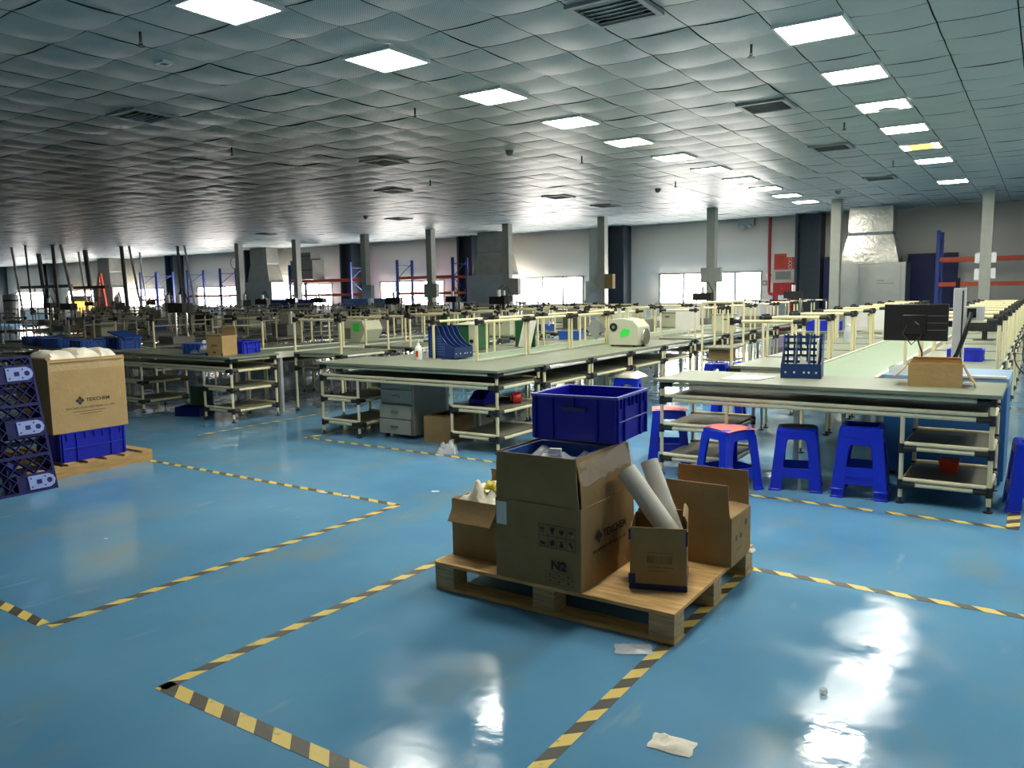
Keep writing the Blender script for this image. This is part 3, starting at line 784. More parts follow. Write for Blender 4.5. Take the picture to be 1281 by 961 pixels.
text('TEXCHEM', .042, (rx + .0006, -.035, .262), RIGHT, 'ink', t, sx=1.15, bold=.0012)
text('TEXCHEM-PACK (VIET NAM) CO., LTD', .026, (rx + .0006, -.22, .20), RIGHT, 'ink', t)
bars(t, [(-.16 + .3 * k / 26, .172, -.16 + .3 * k / 26 + .008, .180) for k in range(26)] + [(-.1 + .2 * k / 20, .15, -.1 + .2 * k / 20 + .007, .157) for k in range(20)], (rx, 0, 0), True, 'ink_soft')
for k, (y, w_, h_) in enumerate(((3.64, .27, .15), (3.87, .24, .16), (4.06, .17, .15))):
    o = lump(.44, w_, h_ * 1.15, 12, 20 + k, .1).build('foam_sheet', 'foam', loc=(-7.42, y, .99))
    tag(o, ['folded white foam sheet in the printed carton, nearest the blue pallet', 'folded white foam sheet in the middle of the printed carton', 'folded white foam sheet at the right end of the printed carton'][k], 'foam sheet')

# blue plastic pallet leaning on the stack
PW, PH, PT = 1.12, 1.13, .13
t = thing('plastic_pallet', 'dark blue lattice plastic pallet standing on edge at the left picture border', 'pallet', (-6.74, 3.28, 0), rot=(0, rad(-14.5), 0))
# local: y from -PW to 0, z up, outer face at x=0, thickness toward -x
mb = MB()
for a in ((-PT, -PW, 0, 0, -PW + .02, PH), (-PT, -.02, 0, 0, 0, PH), (-PT, -PW, 0, 0, 0, .02), (-PT, -PW, PH - .02, 0, 0, PH)): mb.box(*a)
mb.build('frame', 'navyplastic', t)
mb = MB(); n = 11; s = PW / n
for k in range(-n, n + 1):
    for sg in (1, -1):
        y0_, z0_ = (k * s, 0.) ; pts = []
        # clip a diagonal to the square
        a0 = max(0, -k * s); a1 = min(PW, PW - k * s) 
        if a1 - a0 < .05: continue
        p = (k * s + a0, a0 * PH / PW); q = (k * s + a1, a1 * PH / PW)
        if sg < 0: p, q = (PW - p[0], p[1]), (PW - q[0], q[1])
        P, Q = Vector((0, -p[0], p[1])), Vector((0, -q[0], q[1])); dn = (Q - P).normalized(); nn = Vector((0, -dn.z, dn.y)) * .003
        x1_, x0_ = -.001, -.04
        mb.hexa([P - nn + Vector((x0_, 0, 0)), P + nn + Vector((x0_, 0, 0)), Q + nn + Vector((x0_, 0, 0)), Q - nn + Vector((x0_, 0, 0)),
                 P - nn + Vector((x1_, 0, 0)), P + nn + Vector((x1_, 0, 0)), Q + nn + Vector((x1_, 0, 0)), Q - nn + Vector((x1_, 0, 0))])
mb.build('lattice', 'navyplastic', t)
for y in (-.34, -.78): MB().box(-PT, y - .012, .02, -.03, y + .012, PH - .02).build('upright_rib', 'navyplastic', t)
for z in (.20, .42, .63, .86): MB().box(-PT, -PW + .02, z - .02, -PT + .03, -.02, z + .02).build('rear_board', 'navyplastic', t)
for z in (.30, .72): MB().box(-PT, -PW + .02, z - .012, -.002, -.02, z + .012).build('cross_rib', 'navyplastic', t)
for z in (.08, .53, .98):
    for y in (-.13, -.56, -1.0):
        f = MB().box(-.10, y - .13 if y < -.2 else -.30, z - .075, -.004, y + .13 if y < -.2 else -.022, z + .075).build('foot_block', 'navyplastic', t)
    p = MB().prism([(-.22, -.055), (-.06, -.055), (-.025, -.035), (-.012, 0), (-.025, .035), (-.06, .055), (-.22, .055)], (-.004, 0, z), (0, 1, 0), (0, 0, 1), (.012, 0, 0)).build('pad', 'tabblue', t)
    h = MB().cyl((.0081, -.06, z), (.0095, -.06, z), .022, 12).build('hole', 'navyplastic', p)
    MB().prism([(-.16, -.018), (-.12, -.018), (-.12, .018), (-.16, .018)], (.0081, 0, z), (0, 1, 0), (0, 0, 1), (.0014, 0, 0)).build('square_hole', 'navyplastic', p)
    for yy, zz in ((-.2, .035), (-.2, -.035), (-.09, .036), (-.1, -.036)): MB().cyl((.0081, yy, z + zz), (.0095, yy, z + zz), .007, 8).build('screw_hole', 'navyplastic', p)
for i, (y, z) in enumerate(((-.40, .30), (-.62, .20), (-.30, .24), (-.78, .33), (-.5, .42), (-.85, .15))):
    MB().cyl((-PT + .001, y, z), (-.05, y, z), .05, 14, .04).build('cup', 'royal', t)

# ------------------------------------------------------------------ litter on the floor
def scrap(m, w, d, h, loc, rz, label, seed, name='plastic_bag', cat='bag'):
    o = lump(w, d, h, 8, seed, .9).build(name, m, loc=loc, rot=(0, 0, rz)); tag(o, label, cat); return o
scrap('foam', .15, .10, .02, (-.985, 2.42, .001), .1, 'flat white plastic packet on the blue floor in the right foreground', 31, 'plastic_packet', 'packet')
scrap('bag', .16, .10, .012, (-1.41, 3.02, .002), .5, 'clear plastic scrap lying against the front corner of the loaded pallet', 32)
scrap('bag', .2, .16, .13, (-4.78, 6.0, .001), .5, 'crumpled clear plastic bag at the leg of the bench with the drawer pedestal', 33)
scrap('bag', .24, .14, .06, (-2.35, 3.72, .02), .2, 'crumpled clear bag visible under the left side of the loaded pallet', 34)
for i, (x, y, a, l) in enumerate(((-4.66, 4.27, .3, 'small white paper scrap on the floor, left of a pair'), (-4.43, 4.28, .1, 'small white paper scrap on the floor, right of a pair'), (-3.91, 4.74, .6, 'white paper scrap on the floor behind the small flapped carton'), (-5.0, 2.7, .2, 'tiny white scrap alone inside the empty taped bay'))):
    o = MB().box(-.03, -.014, 0, .03, .014, .004).build('paper_scrap', 'paper', loc=(x, y, .001), rot=(0, 0, a)); o.scale = (1, 1, 1) if i < 3 else (.4, .5, .5); tag(o, l, 'paper scrap')
o = MB().lathe([(.012, 0), (.016, .006), (.013, .02), (.006, .024)], n=10).build('plastic_stopper', 'bag', loc=(-.63, 3.05, .001)); tag(o, 'small clear stopper on the floor beside the bright lamp reflection', 'stopper')

# ------------------------------------------------------------------ stools
def stool_proto():
    t = thing('plastic_stool', '', 'stool')
    tb, bb, Hs = .142, .188, .47
    def hw(z): return bb + (tb - bb) * z / Hs
    def leg_rings(sx, sy):
        rr = []
        for z, a, fl in ((0, .088, .006), (.012, .088, .006), (.014, .086, 0), (.12, .082, 0), (.26, .074, 0), (.38, .082, 0), (.43, .13, 0)):
            h_ = hw(z) + fl; th = .012
            poly = [(0, 0), (-a, 0), (-a, -th), (-th, -th), (-th, -a), (0, -a)]
            rr.append([(sx * (h_ + x), sy * (h_ + y), z) for x, y in (poly if sx * sy > 0 else poly[::-1])])
        return rr
    for sx in (-1, 1):
        for sy in (-1, 1): MB().rings(leg_rings(sx, sy)).build('leg', 'stool', t, bevel=.004)
    for k in range(4):
        a = k * PI / 2; c, s = round(math.cos(a)), round(math.sin(a))
        def P(u, v, z): return (c * u - s * v, s * u + c * v, z)
        z0, z1 = .105, .175; h0, h1 = hw(z0), hw(z1); q0, q1 = h0 - .08, h1 - .075
        MB().hexa([P(-q0, -h0 + .001, z0), P(q0, -h0 + .001, z0), P(q0, -h0 + .012, z0), P(-q0, -h0 + .012, z0), P(-q1, -h1 + .001, z1), P(q1, -h1 + .001, z1), P(q1, -h1 + .012, z1), P(-q1, -h1 + .012, z1)]).build('stretcher', 'stool', t)
    def rr(h_, z, r=.035):
        pts = []
        for cx, cy, a0 in ((1, -1, -90), (1, 1, 0), (-1, 1, 90), (-1, -1, 180)):
            for i in range(5):
                a = rad(a0 + i * 22.5); pts.append((cx * (h_ - r) + math.cos(a) * r, cy * (h_ - r) + math.sin(a) * r, z))
        return pts
    mb = MB().rings([rr(hw(.395) + .002, .395), rr(hw(.44) + .004, .44), rr(tb + .004, .462), rr(tb - .012, .474, .03), rr(tb - .03, .476, .03), rr(tb - .034, .470, .03), rr(tb - .04, .455, .03), rr(hw(.395) - .012, .395)])
    mb.build('seat', 'stool', t)
    return t
st = stool_proto(); st_tree = tree_of(st)
STOOLS = [(-2.0, 6.02, -32, 0, 'blue plastic stool with a pink sheet, nearest the loaded pallet'), (-1.55, 6.30, 12, 0, 'blue plastic stool with a worn dark top, in front of the long bench'),
          (-1.08, 6.30, 5, 0, 'lower blue stool of the nested pair under the long bench'), (-1.08, 6.30, 5, .055, 'upper blue stool of the nested pair under the long bench'),
          (-2.80, 6.76, 22, 0, 'blue plastic stool with a pink sheet, behind the left end of the long bench'), (.02, 6.46, 6, 0, 'blue plastic stool standing at the right picture edge'),
          (-2.78, 8.35, 10, 0, 'blue stool half hidden in the aisle just behind the long bench'), (-4.28, 9.0, 15, 0, 'blue stool with a white bag on it in the aisle behind the blue crate'),
          (-3.95, 11.3, 8, 0, 'left blue stool of two by the rack far down the aisle'), (-3.62, 11.45, -5, 0, 'right blue stool of two by the rack far down the aisle')]
for i, (x, y, a, z, l) in enumerate(STOOLS):
    if i == 0: st.location = (x, y, z); st.rotation_euler = (0, 0, rad(a)); st['label'] = l; st['group'] = 'blue plastic stools'
    else: dup(st, (x, y, z), rad(a), l, 'blue plastic stools', st_tree)
def sheet(x, y, z, rz, w, d, m, label, name, cat, curl=.012, skew=0.):
    mb = MB(); n = 8; top = []
    for j in range(n + 1):
        for i in range(n + 1):
            u = i / n - .5; v = j / n - .5
            top.append((u * w + skew * v, v * d, curl * (4 * u * u * 4 * v * v) + .0012))
    k = len(top); vs = top + [(p[0], p[1], p[2] - .001) for p in top]
    f = [(j * (n + 1) + i, j * (n + 1) + i + 1, (j + 1) * (n + 1) + i + 1, (j + 1) * (n + 1) + i) for j in range(n) for i in range(n)]
    mb.add(vs, f + [tuple(k + q for q in a[::-1]) for a in f])
    rim = [i for i in range(n + 1)] + [j * (n + 1) + n for j in range(1, n + 1)] + [n * (n + 1) + i for i in range(n - 1, -1, -1)] + [j * (n + 1) for j in range(n - 1, 0, -1)]
    q = len(rim); mb.f += [(rim[a], k + rim[a], k + rim[(a + 1) % q], rim[(a + 1) % q]) for a in range(q)]; mb.m += [0] * q
    o = mb.build(name, m, loc=(x, y, z), rot=(0, 0, rz)); return tag(o, label, cat)
sheet(-2.0, 6.02, .476, rad(-30), .32, .28, 'pink', 'pink sheet covering the seat of the stool nearest the loaded pallet', 'seat_sheet', 'sheet', -.012)
sheet(-2.80, 6.76, .476, rad(24), .31, .29, 'pink', 'pink sheet on the stool behind the left end of the long bench', 'seat_sheet', 'sheet', -.01)
sheet(-1.55, 6.30, .4745, rad(12), .25, .25, 'stool_worn', 'grey worn pad on the seat of the stool before the long bench', 'seat_pad', 'pad', -.004)
o = lump(.40, .34, .10, 12, 41, .25).build('plastic_bag', 'foam', loc=(-4.28, 9.0, .476)); tag(o, 'white filled bag lying on the stool in the aisle behind the blue crate', 'bag')

# ------------------------------------------------------------------ things on and under the front benches
def file_rack(x, y, z, w, d, h, rz, label, n=3, m='holder'):
    t = thing('file_rack', label, 'file rack', (x, y, z), rz, 'blue plastic file racks')
    MB().box(-w / 2, 0, 0, w / 2, d, .006).build('base', m, t)
    MB().box(-w / 2, 0, .0, w / 2, .006, h * .34).build('front_lip', m, t)
    prof = [(0, 0), (d, 0), (d, h), (d * .62, h), (d * .5, h * .72), (d * .26, h * .46), (0, h * .34)]
    for k in range(n + 1):
        xx = -w / 2 + (w - .005) * k / n
        p = MB().prism(prof, (xx, 0, 0), (0, 1, 0), (0, 0, 1), (.005, 0, 0)).build('divider', m, t)
        if k in (0, n):
            q = MB(); sx = xx - .0008 if k == 0 else xx + .0044
            for a in range(1, 9):
                for b in range(1, 11):
                    yy, zz = d * (.3 + .68 * a / 9), h * (.04 + .9 * b / 11)
                    if zz < h * (.46 if yy < d * .5 else .95 if yy > d * .62 else .72): q.box(sx, yy - .004, zz - .006, sx + .0014, yy + .004, zz + .006)
            q.build('perforations', 'ltblue', p)
    for k in range(n):
        xx = -w / 2 + w * k / n
        for q in range(5): MB().box(xx, d - .005, h * (.30 + .15 * q), xx + w / n, d, h * (.30 + .15 * q) + .022).build('back_bar', m, t)
        for q in (0.25, .75): MB().box(xx + w / n * q - .008, d - .006, h * .05, xx + w / n * q + .008, d - .001, h).build('back_bar', m, t)
    for u in (-.38, -.16, .08, .2, .38): MB().cyl((u * w, -.0012, h * .14), (u * w, .001, h * .14), .009, 10).build('finger_hole', 'edge', t)
    return t
file_rack(-1.615, 6.62, .815, .31, .25, .345, rad(8), 'blue plastic file rack with loose papers on the long bench')
o = MB().box(-.004, 0, 0, .004, .2, .31).build('folder', 'paper', loc=(-1.50, 6.665, .822), rot=(0, 0, rad(8))); tag(o, 'white folder in the right slot of the file rack with loose papers', 'folder')
mb = MB(); mb.rings([[(x, y, z) for x, y in ((-.04, 0), (.04, .01), (.04, .012), (-.04, .002))] for x0_, z in ((0, 0), (0, .06))]); 
mb = MB().prism([(-.05, 0), (.05, 0), (.03, .1), (-.02, .15), (-.04, .17)], (0, 0, 0), (1, 0, 0), (0, .15, 1), (0, .002, 0))
o = mb.build('paper_sheet', 'paper', loc=(-1.60, 6.70, .822), rot=(0, 0, rad(8))); tag(o, 'curled white paper standing in the middle slot of the file rack', 'paper')
for k, (x, y, a) in enumerate(((-2.03, 6.47, 4), (-1.98, 6.49, -5))):
    sheet(x, y, .8155 + .0024 * k, rad(a), .27, .32, 'paper', ['lower white paper sheet on the long bench, left of the file rack', 'upper white paper sheet on the long bench, left of the file rack'][k], 'paper_sheet', 'paper', .004, .03)
t = carton(.35, .29, .168, 'open tan carton with splayed side flaps on the right end of the long bench', (-.645, 6.60, .8155), rad(4), [('left', .15, 138), ('right', .165, 150), ('back', .03, -30)], 'card')
# inspection machine
t = thing('machine_cabinet', 'blue metal cabinet with an upright aluminium column and cable behind the long bench', 'machine', (-.63, 7.46, 0))
MB().box(-.43, -.38, .03, .43, .38, .76).build('body', 'cab_blue', t, bevel=.006)
MB().box(-.44, -.39, .76, .44, .39, .83).build('top_plate', 'cab_pale', t, bevel=.004)
MB().box(.03, -.40, .8305, .42, -.33, .846).build('white_edge', 'white', t)
for x in (-.36, .36):
    for y in (-.3, .3): MB().cyl((x, y, 0), (x, y, .03), .03, 10).build('foot', 'joint', t)
MB().box(.02, -.15, .83, .105, -.05, 1.52).build('column', 'alu', t, bevel=.004)
MB().box(.082, -.153, .95, .092, -.149, 1.50).build('slot', 'black', t)
MB().box(.03, -.14, 1.52, .06, -.11, 1.60).build('clamp', 'black', t)
c = MB().box(.106, -.17, 1.26, .235, -.03, 1.375).build('sensor_head', 'alu', t, bevel=.005)
MB().box(.12, -.173, 1.285, .185, -.169, 1.36).build('opening', 'black', c)
MB().tube([(.152, -.18, 1.32), (.14, -.24, 1.26), (.12, -.25, 1.16), (.07, -.22, 1.0), (.02, -.2, .9), (-.02, -.2, .845)], .017, 10).build('cable', 'black', t)
t = thing('monitor', 'black monitor seen from behind, left of the aluminium column', 'monitor', (-.90, 7.52, 1.08))
MB().box(-.245, -.012, 0, .245, .012, .31).build('screen_housing', 'black', t, bevel=.006)
v = MB().box(-.1, -.034, .06, .08, -.012, .22).build('rear_cover', 'black', t, bevel=.006)
for k in range(3): MB().box(.09, -.0145, .09 + .06 * k, .235, -.0125, .094 + .06 * k).build('vent_slot', 'machine_dk', t)
MB().tube([(0, -.04, .16), (.03, -.075, .14), (.05, -.06, .06), (.03, -.05, .0), (.06, -.02, -.1), (.05, 0, -.22), (.05, .02, -.246)], .007, 8).build('power_cable', 'black', t)
MB().tube([(-.06, -.036, .13), (-.09, -.06, .06), (-.02, -.06, -.03), (.03, -.05, .03)], .005, 8).build('signal_cable', 'black', t)
MB().box(.02, .012, .12, .30, .04, .17).build('arm', 'black', t)
o = MB().tray(.17, .22, .055, .004).build('paper_tray', 'white', loc=(-.955, 7.25, .831)); tag(o, 'low white open box on the blue machine cabinet', 'box')
t = crate(.30, .24, .12, 'bright blue picking bin on the bench right of the aluminium column', 'bin', (-.62, 9.0, .80), 0, m='royal', rim='royal', slot=False, name='picking_bin')
t = thing('red_box', 'small red tub on the lowest shelf under the open tan carton', 'tub', (-.53, 6.62, .169)); MB().tray(.13, .13, .09, .004, taper=.01).build('body', 'orange', t); MB().tray(.138, .138, .012, .006).build('rim', 'orange', t, (0, 0, .082))
t = thing('bottle', 'clear plastic bottle on the bench behind the blue file rack', 'bottle', (-2.2, 11.55, .80)); MB().lathe([(.055, 0), (.06, .02), (.06, .12), (.05, .16), (.02, .20), (.018, .22)], n=16).build('body', 'bottle', t); MB().lathe([(.022, .22), (.022, .245)], n=12).build('cap', 'white', t)
# fan at right edge
t = thing('pedestal_fan', 'black pedestal fan cut off by the right picture edge', 'fan', (.03, 7.9, 0))
MB().lathe([(.2, 0), (.2, .02), (.03, .05)], n=20).build('base', 'black', t)
pipe('pole', (0, 0, .04), (0, 0, .95), t, 'conduit', .014)
MB().cyl((0, .06, .97), (0, -.05, .97), .06, 16).build('motor', 'black', t)
g = MB()
for r_, y in ((.22, -.10), (.22, -.06), (.16, -.125), (.10, -.13), (.05, -.13)):
    g.tube([(r_ * math.cos(a), y, .97 + r_ * math.sin(a)) for a in [2 * PI * k / 28 for k in range(29)]], .004, 6)
for k in range(20):
    a = 2 * PI * k / 20; g.tube([(.03 * math.cos(a), -.13, .97 + .03 * math.sin(a)), (.16 * math.cos(a), -.125, .97 + .16 * math.sin(a)), (.22 * math.cos(a), -.08, .97 + .22 * math.sin(a))], .0022, 5)
g.build('cage', 'black', t)
for k in range(3):
    a = 2 * PI * k / 3
    MB().prism([(.03, -.03), (.19, -.07), (.2, .04), (.04, .03)], (0, -.075, .97), (math.cos(a), .12, math.sin(a)), (-math.sin(a), .25, math.cos(a)), (0, .004, 0)).build('blade', 'machine_dk', t)

# drawer pedestal
t = thing('drawer_pedestal', 'grey metal drawer pedestal under the middle long bench', 'drawer unit', (-5.76, 6.38, 0))
MB().box(-.235, 0, .04, .235, .55, .60).build('cabinet', 'drawer', t, bevel=.004)
for i, (z0, z1, yo) in enumerate(((.535, .59, 0), (.375, .525, 0), (.215, .365, .025), (.05, .205, .035))):
    dd = MB().box(-.225, -.014 - yo, z0, .225, -.001, z1).build('drawer', 'drawer', t, bevel=.003)
    if i: MB().cyl((-.05, -.02 - yo, (z0 + z1) / 2), (.05, -.02 - yo, (z0 + z1) / 2), .012, 10).build('handle', 'chrome', dd)
for x in (-.2, .2):
    for y in (.05, .5): MB().cyl((x, y, 0), (x, y, .04), .02, 10).build('caster', 'joint', t)
carton(.36, .4, .27, 'brown carton on the floor right of the drawer pedestal', (-5.2, 6.56, .0), rad(3), [('left', .1, -80), ('right', .1, -84), ('front', .12, -88)], 'card_dk')
t = thing('picking_bin', 'small dark blue open-front bin on the shelf under the middle long bench', 'bin', (-4.69, 6.36, .43))
MB().prism([(0, 0), (.24, 0), (.24, .13), (.1, .13), (0, .05)], (-.09, 0, 0), (0, 1, 0), (0, 0, 1), (.006, 0, 0)).prism([(0, 0), (.24, 0), (.24, .13), (.1, .13), (0, .05)], (.084, 0, 0), (0, 1, 0), (0, 0, 1), (.006, 0, 0)).box(-.09, 0, 0, .09, .24, .006).box(-.09, 0, 0, .09, .006, .05).box(-.09, .234, 0, .09, .24, .13).build('body', 'crate', t)
MB().box(-.09, -.002, .05, .09, .01, .058).build('lip', 'crate', t)
t = thing('cable_reel', 'red round tool with tangled black cable on the shelf under the middle bench', 'tool', (-4.40, 6.66, .43))
MB().cyl((-.03, -.03, .055), (.03, .03, .055), .055, 16).build('drum', 'red', t)
MB().cyl((-.045, -.045, .055), (-.03, -.03, .055), .025, 12).build('hub', 'orange', t)
rp = [(-.05, -.02, .02)]
for k in range(22): rp.append((-.12 + .11 * math.sin(k * 1.3) - .02 * (k % 3), .02 + .1 * math.cos(k * .9), .012 + .028 * abs(math.sin(k * .7))))
MB().tube(rp, .008, 6).build('cable', 'black', t)
# things on the middle line
file_rack(-5.50, 7.24, .813, .34, .38, .36, rad(88), 'blue mesh file rack on the middle line, beside the hand gel bottle', n=4)
t = thing('pump_bottle', 'white pump bottle with an orange label on the middle long bench', 'bottle', (-5.83, 6.84, .815)); MB().lathe([(.04, 0), (.043, .01), (.043, .12), (.03, .15), (.014, .16)], n=16).build('body', 'white', t)
MB().lathe([(.016, .16), (.016, .18), (.006, .185), (.006, .22)], n=10).box(-.045, -.008, .215, .012, .008, .228).build('pump', 'white', t); MB().box(-.005, -.0445, .03, .03, -.041, .10).build('label', 'orange', t)
o = lump(.16, .14, .28, 10, 51, .4).build('plastic_bag', 'bag', loc=(-6.02, 7.35, .80)); tag(o, 'pale crumpled bag standing left of the blue mesh file rack', 'bag')
o = lump(.07, .07, .06, 8, 52, .6).build('cloth', 'ltblue', loc=(-6.06, 7.30, 1.02)); tag(o, 'light blue cloth scrap on top of the pale crumpled bag', 'cloth')
def test_box(x, y, label, wc, grp=None):
    t = thing('test_fixture', label, 'machine', (x, y, .80), 0, 'green and cream test fixtures')
    MB().box(-.2, 0, .02, .12, .3, .34).build('housing', 'green', t, bevel=.004)
    MB().hexa([(-.21, -.03, .335), (.13, -.03, .335), (.13, .31, .355), (-.21, .31, .355), (-.21, -.03, .345), (.13, -.03, .345), (.13, .31, .37), (-.21, .31, .37)]).build('lid', 'machine', t)
    p = MB().box(.02, -.02, .0, .12, -.001, .335).build('front_panel', 'machine', t)
    MB().cyl((.07, -.045, .13), (.07, -.02, .13), .025, 12).build('knob', 'black', p)
    for xx in (-.17, .09):
        for yy in (.03, .27): MB().cyl((xx, yy, 0), (xx, yy, .02), .02, 8).build('foot', 'joint', t)
    return t
test_box(-6.18, 8.25, 'dark green and cream test fixture right behind the blue mesh file rack', 0)
test_box(-9.6, 12.2, 'dark green and cream test fixture far down the left line', 0)
t = thing('instruction_board', 'white sheet board leaning on a green panel behind the blue mesh file rack', 'board', (-5.86, 8.98, .813), rz=rad(-6))
MB().hexa([(-.02, -.02, 0), (.19, -.02, 0), (.19, -.01, 0), (-.02, -.01, 0), (.03, .05, .36), (.24, .05, .36), (.24, .06, .36), (.03, .06, .36)]).build('sheet', 'paper', t)
MB().box(-.14, .065, 0, .2, .085, .37).build('panel', 'green', t)
MB().box(-.1, .0, .0, .16, .1, .006).build('base', 'black', t)
t = thing('winding_machine', 'beige bench machine with a black round vent and a bright green tag', 'machine', (-4.66, 9.62, .80))
MB().prism([(0, 0), (.42, 0), (.45, .1), (.44, .24), (.36, .33), (.2, .36), (0, .34)], (-.2, 0, .02), (1, 0, 0), (0, 0, 1), (0, .36, 0)).build('housing', 'machine', t, bevel=.008)
MB().cyl((-.12, -.012, .26), (-.12, .001, .26), .055, 20).build('vent', 'black', t)
MB().cyl((-.12, -.016, .26), (-.12, -.012, .26), .022, 14).build('vent_hub', 'machine_dk', t)
MB().prism([(-.07, -.05), (.05, -.02), (.075, .06), (-.02, .075), (-.08, .02)], (.05, -.003, .17), (1, 0, 0), (0, 0, 1), (0, .002, 0)).build('tag', 'tag_green', t)
MB().cyl((.252, .18, .13), (.275, .18, .13), .11, 20).build('side_wheel', 'chrome', t)
for x in (-.16, .16):
    for y in (.04, .32): MB().cyl((x, y, 0), (x, y, .02), .022, 8).build('foot', 'joint', t)
for x in (-.09, .02): MB().box(x - .02, .1, .37, x + .02, .13, .50).build('bracket', 'machine', t)
t = thing('placard', 'grey diamond-shaped placard hung beside the cream posts left of the beige machine', 'sign', (-5.20, 9.92, 1.02), rot=(0, PI / 4, 0))
MB().box(-.11, -.006, -.11, .11, .006, .11).build('plate', 'vent', t)
MB().box(.085, -.009, -.02, .1, .009, .02).build('clip', 'joint', t)
t = thing('winding_machine', 'beige slanted bench machine with a green tag far behind the middle bench', 'machine', (-9.15, 9.1, .80))
MB().prism([(0, 0), (.5, 0), (.62, .2), (.55, .34), (.1, .34)], (-.3, 0, .0), (1, 0, 0), (0, 0, 1), (0, .4, 0)).build('housing', 'machine', t, bevel=.006)
MB().box(.06, -.004, .17, .2, -.001, .3).build('tag', 'tag_green', t)
MB().box(-.12, -.003, .05, .0, -.001, .22).build('dark_panel', 'machine_dk', t)
# left line goods
t = carton(.25, .27, .25, 'small tan carton with blue taped edges on the left long bench', (-8.68, 6.36, .815), rad(12), [('back', .11, -3), ('front', .03, 5)], 'card')
for sx in (-1, 1): MB().box(sx * .125 - .02, -.1375, 0, sx * .125 + .003 * (sx > 0) + (.02 if sx < 0 else 0), -.134, .03).build('blue_corner_tape', 'navy_panel', t)
bars(t, [(-.05, .12, .05, .128), (-.04, .135, .045, .14), (-.02, .03, .02, .055)], (0, -.1362, 0), m='ink_soft')
crate(.3, .4, .14, 'blue tray with bags left of the small tan carton', 'tray', (-9.2, 6.45, .815), rad(8), m='bluebin', rim='bluebin', slot=False, name='plastic_tray')
o = lump(.26, .3, .17, 10, 61, .7).build('plastic_bag', 'bag', loc=(-9.12, 6.4, .83)); tag(o, 'clear crumpled bag heaped in the blue tray beside the small tan carton', 'bag')
crate(.34, .3, .16, 'bright blue bin behind the small tan carton', 'bin', (-8.74, 6.72, .815), rad(5), m='royal', rim='royal', slot=False, name='plastic_bin')
t = thing('sorting_basket', 'dark basket with a perforated blue side on the floor under the left long bench', 'basket', (-9.33, 6.36, 0), rad(20))
MB().tray(.36, .34, .12, .006).build('body', 'navyplastic', t)
MB().prism([(0, 0), (.3, 0), (.3, .32), (.22, .2), (.1, .12), (0, .1)], (.181, -.15, .0), (0, 1, 0), (0, 0, 1), (.004, 0, 0)).build('perforated_side', 'holder', t)
MB().box(-.17, .16, .1, .17, .17, .36).build('back_board', 'green', t)
for i, (x, y, w_, d_, h_, l) in enumerate(((-11.75, 6.3, .42, .34, .15, 'blue bin on the bench beyond the tall carton, rightmost of the pair'), (-12.05, 6.75, .4, .32, .15, 'blue bin on the bench beyond the tall carton, behind the first pair'),
                                           (-11.52, 6.75, .36, .3, .17, 'blue bin with a tilted lid on the bench beyond the tall carton'), (-12.7, 6.4, .42, .34, .14, 'blue bin on the shaded bench at the far left'),
                                           (-13.3, 6.5, .4, .3, .14, 'second blue bin on the shaded bench at the far left'), (-13.9, 6.6, .4, .3, .14, 'third blue bin on the shaded bench at the far left'))):
    crate(w_, d_, h_, l, 'bin', (x, y, .815 if i > 2 else .80), rad(RND.uniform(-12, 12)), 'blue bins on the far left benches', m='bluebin', rim='bluebin', slot=False, name='plastic_bin')
o = MB().box(-.2, -.16, 0, .2, .16, .02).build('bin_lid', 'bluebin', loc=(-11.52, 6.75, 1.0), rot=(0, rad(14), .1), bevel=.004); tag(o, 'tilted dark blue lid lying on a bin beyond the tall carton', 'lid')
o = lump(.5, .35, .12, 10, 71, .9).build('plastic_bag', 'bag', loc=(-11.9, 6.95, .80)); o.location.y = 6.98; tag(o, 'loose clear bags among the blue bins beyond the tall carton', 'bag')
# aisle rack with boxes seen between the lines
t = thing('pipe_rack', 'tall cream pipe rack far down the aisle, in front of the rightmost window', 'rack', (-3.95, 10.7, 0))
for x in (0, .42):
    for y in (0, .5): MB().cyl((x, y, 0), (x, y, 1.36), .016, 8).build('post', 'pipe', t)
for z in (.55, .72): MB().box(0, 0, z, .42, .5, z + .02).build('shelf', 'tray', t)
for y in (0, .5): pipe('top_rail', (0, y, 1.36), (.42, y, 1.36), t)

# ------------------------------------------------------------------ back of the hall
def post(x, label, boxes, m='steelgrey'):
    t = thing('support_post', label, 'post', (x, 22.3, 0), group='square grey support posts')
    MB().box(-.12, -.12, 0, .12, .12, H).build('shaft', m, t)
    for sx, z, w_, h_, mm in boxes:
        MB().box(sx * .12 - (w_ if sx < 0 else 0), -.13, z, sx * .12 + (w_ if sx > 0 else 0), .05, z + h_).build('junction_box', mm, t)
post(-1.22, 'square grey post at the red rack near the right picture edge', [(-1, 2.05, .1, .24, 'white'), (1, 2.05, .1, .24, 'white'), (-1, 1.65, .1, .26, 'white'), (1, 1.68, .1, .24, 'white')])
post(-4.62, 'square grey post in front of the silver duct unit', [])
post(-7.97, 'square grey post with boxes in front of the rightmost window', [(-1, 1.72, .16, .42, 'steelgrey'), (1, 1.72, .18, .42, 'steelgrey')])
post(-11.45, 'square grey post with a tan side box, beside the navy column', [(1, 1.6, .28, .45, 'card_dk'), (-1, 1.6, .16, .45, 'steelgrey')])
post(-15.0, 'square grey post left of the second window from the right', [(1, 1.45, .36, .55, 'steelgrey')])
post(-18.3, 'square grey post at the right end of the red-lit window', [(-1, 1.4, .14, .5, 'steelgrey'), (1, 1.4, .2, .5, 'steelgrey')])
post(-21.5, 'square grey post at the left end of the red-lit window', [(1, 1.4, .24, .5, 'steelgrey')])
post(-25.3, 'square grey post in front of the window left of the red-lit one', [])
post(-28.9, 'square grey post beside the grey duct unit at left', [])

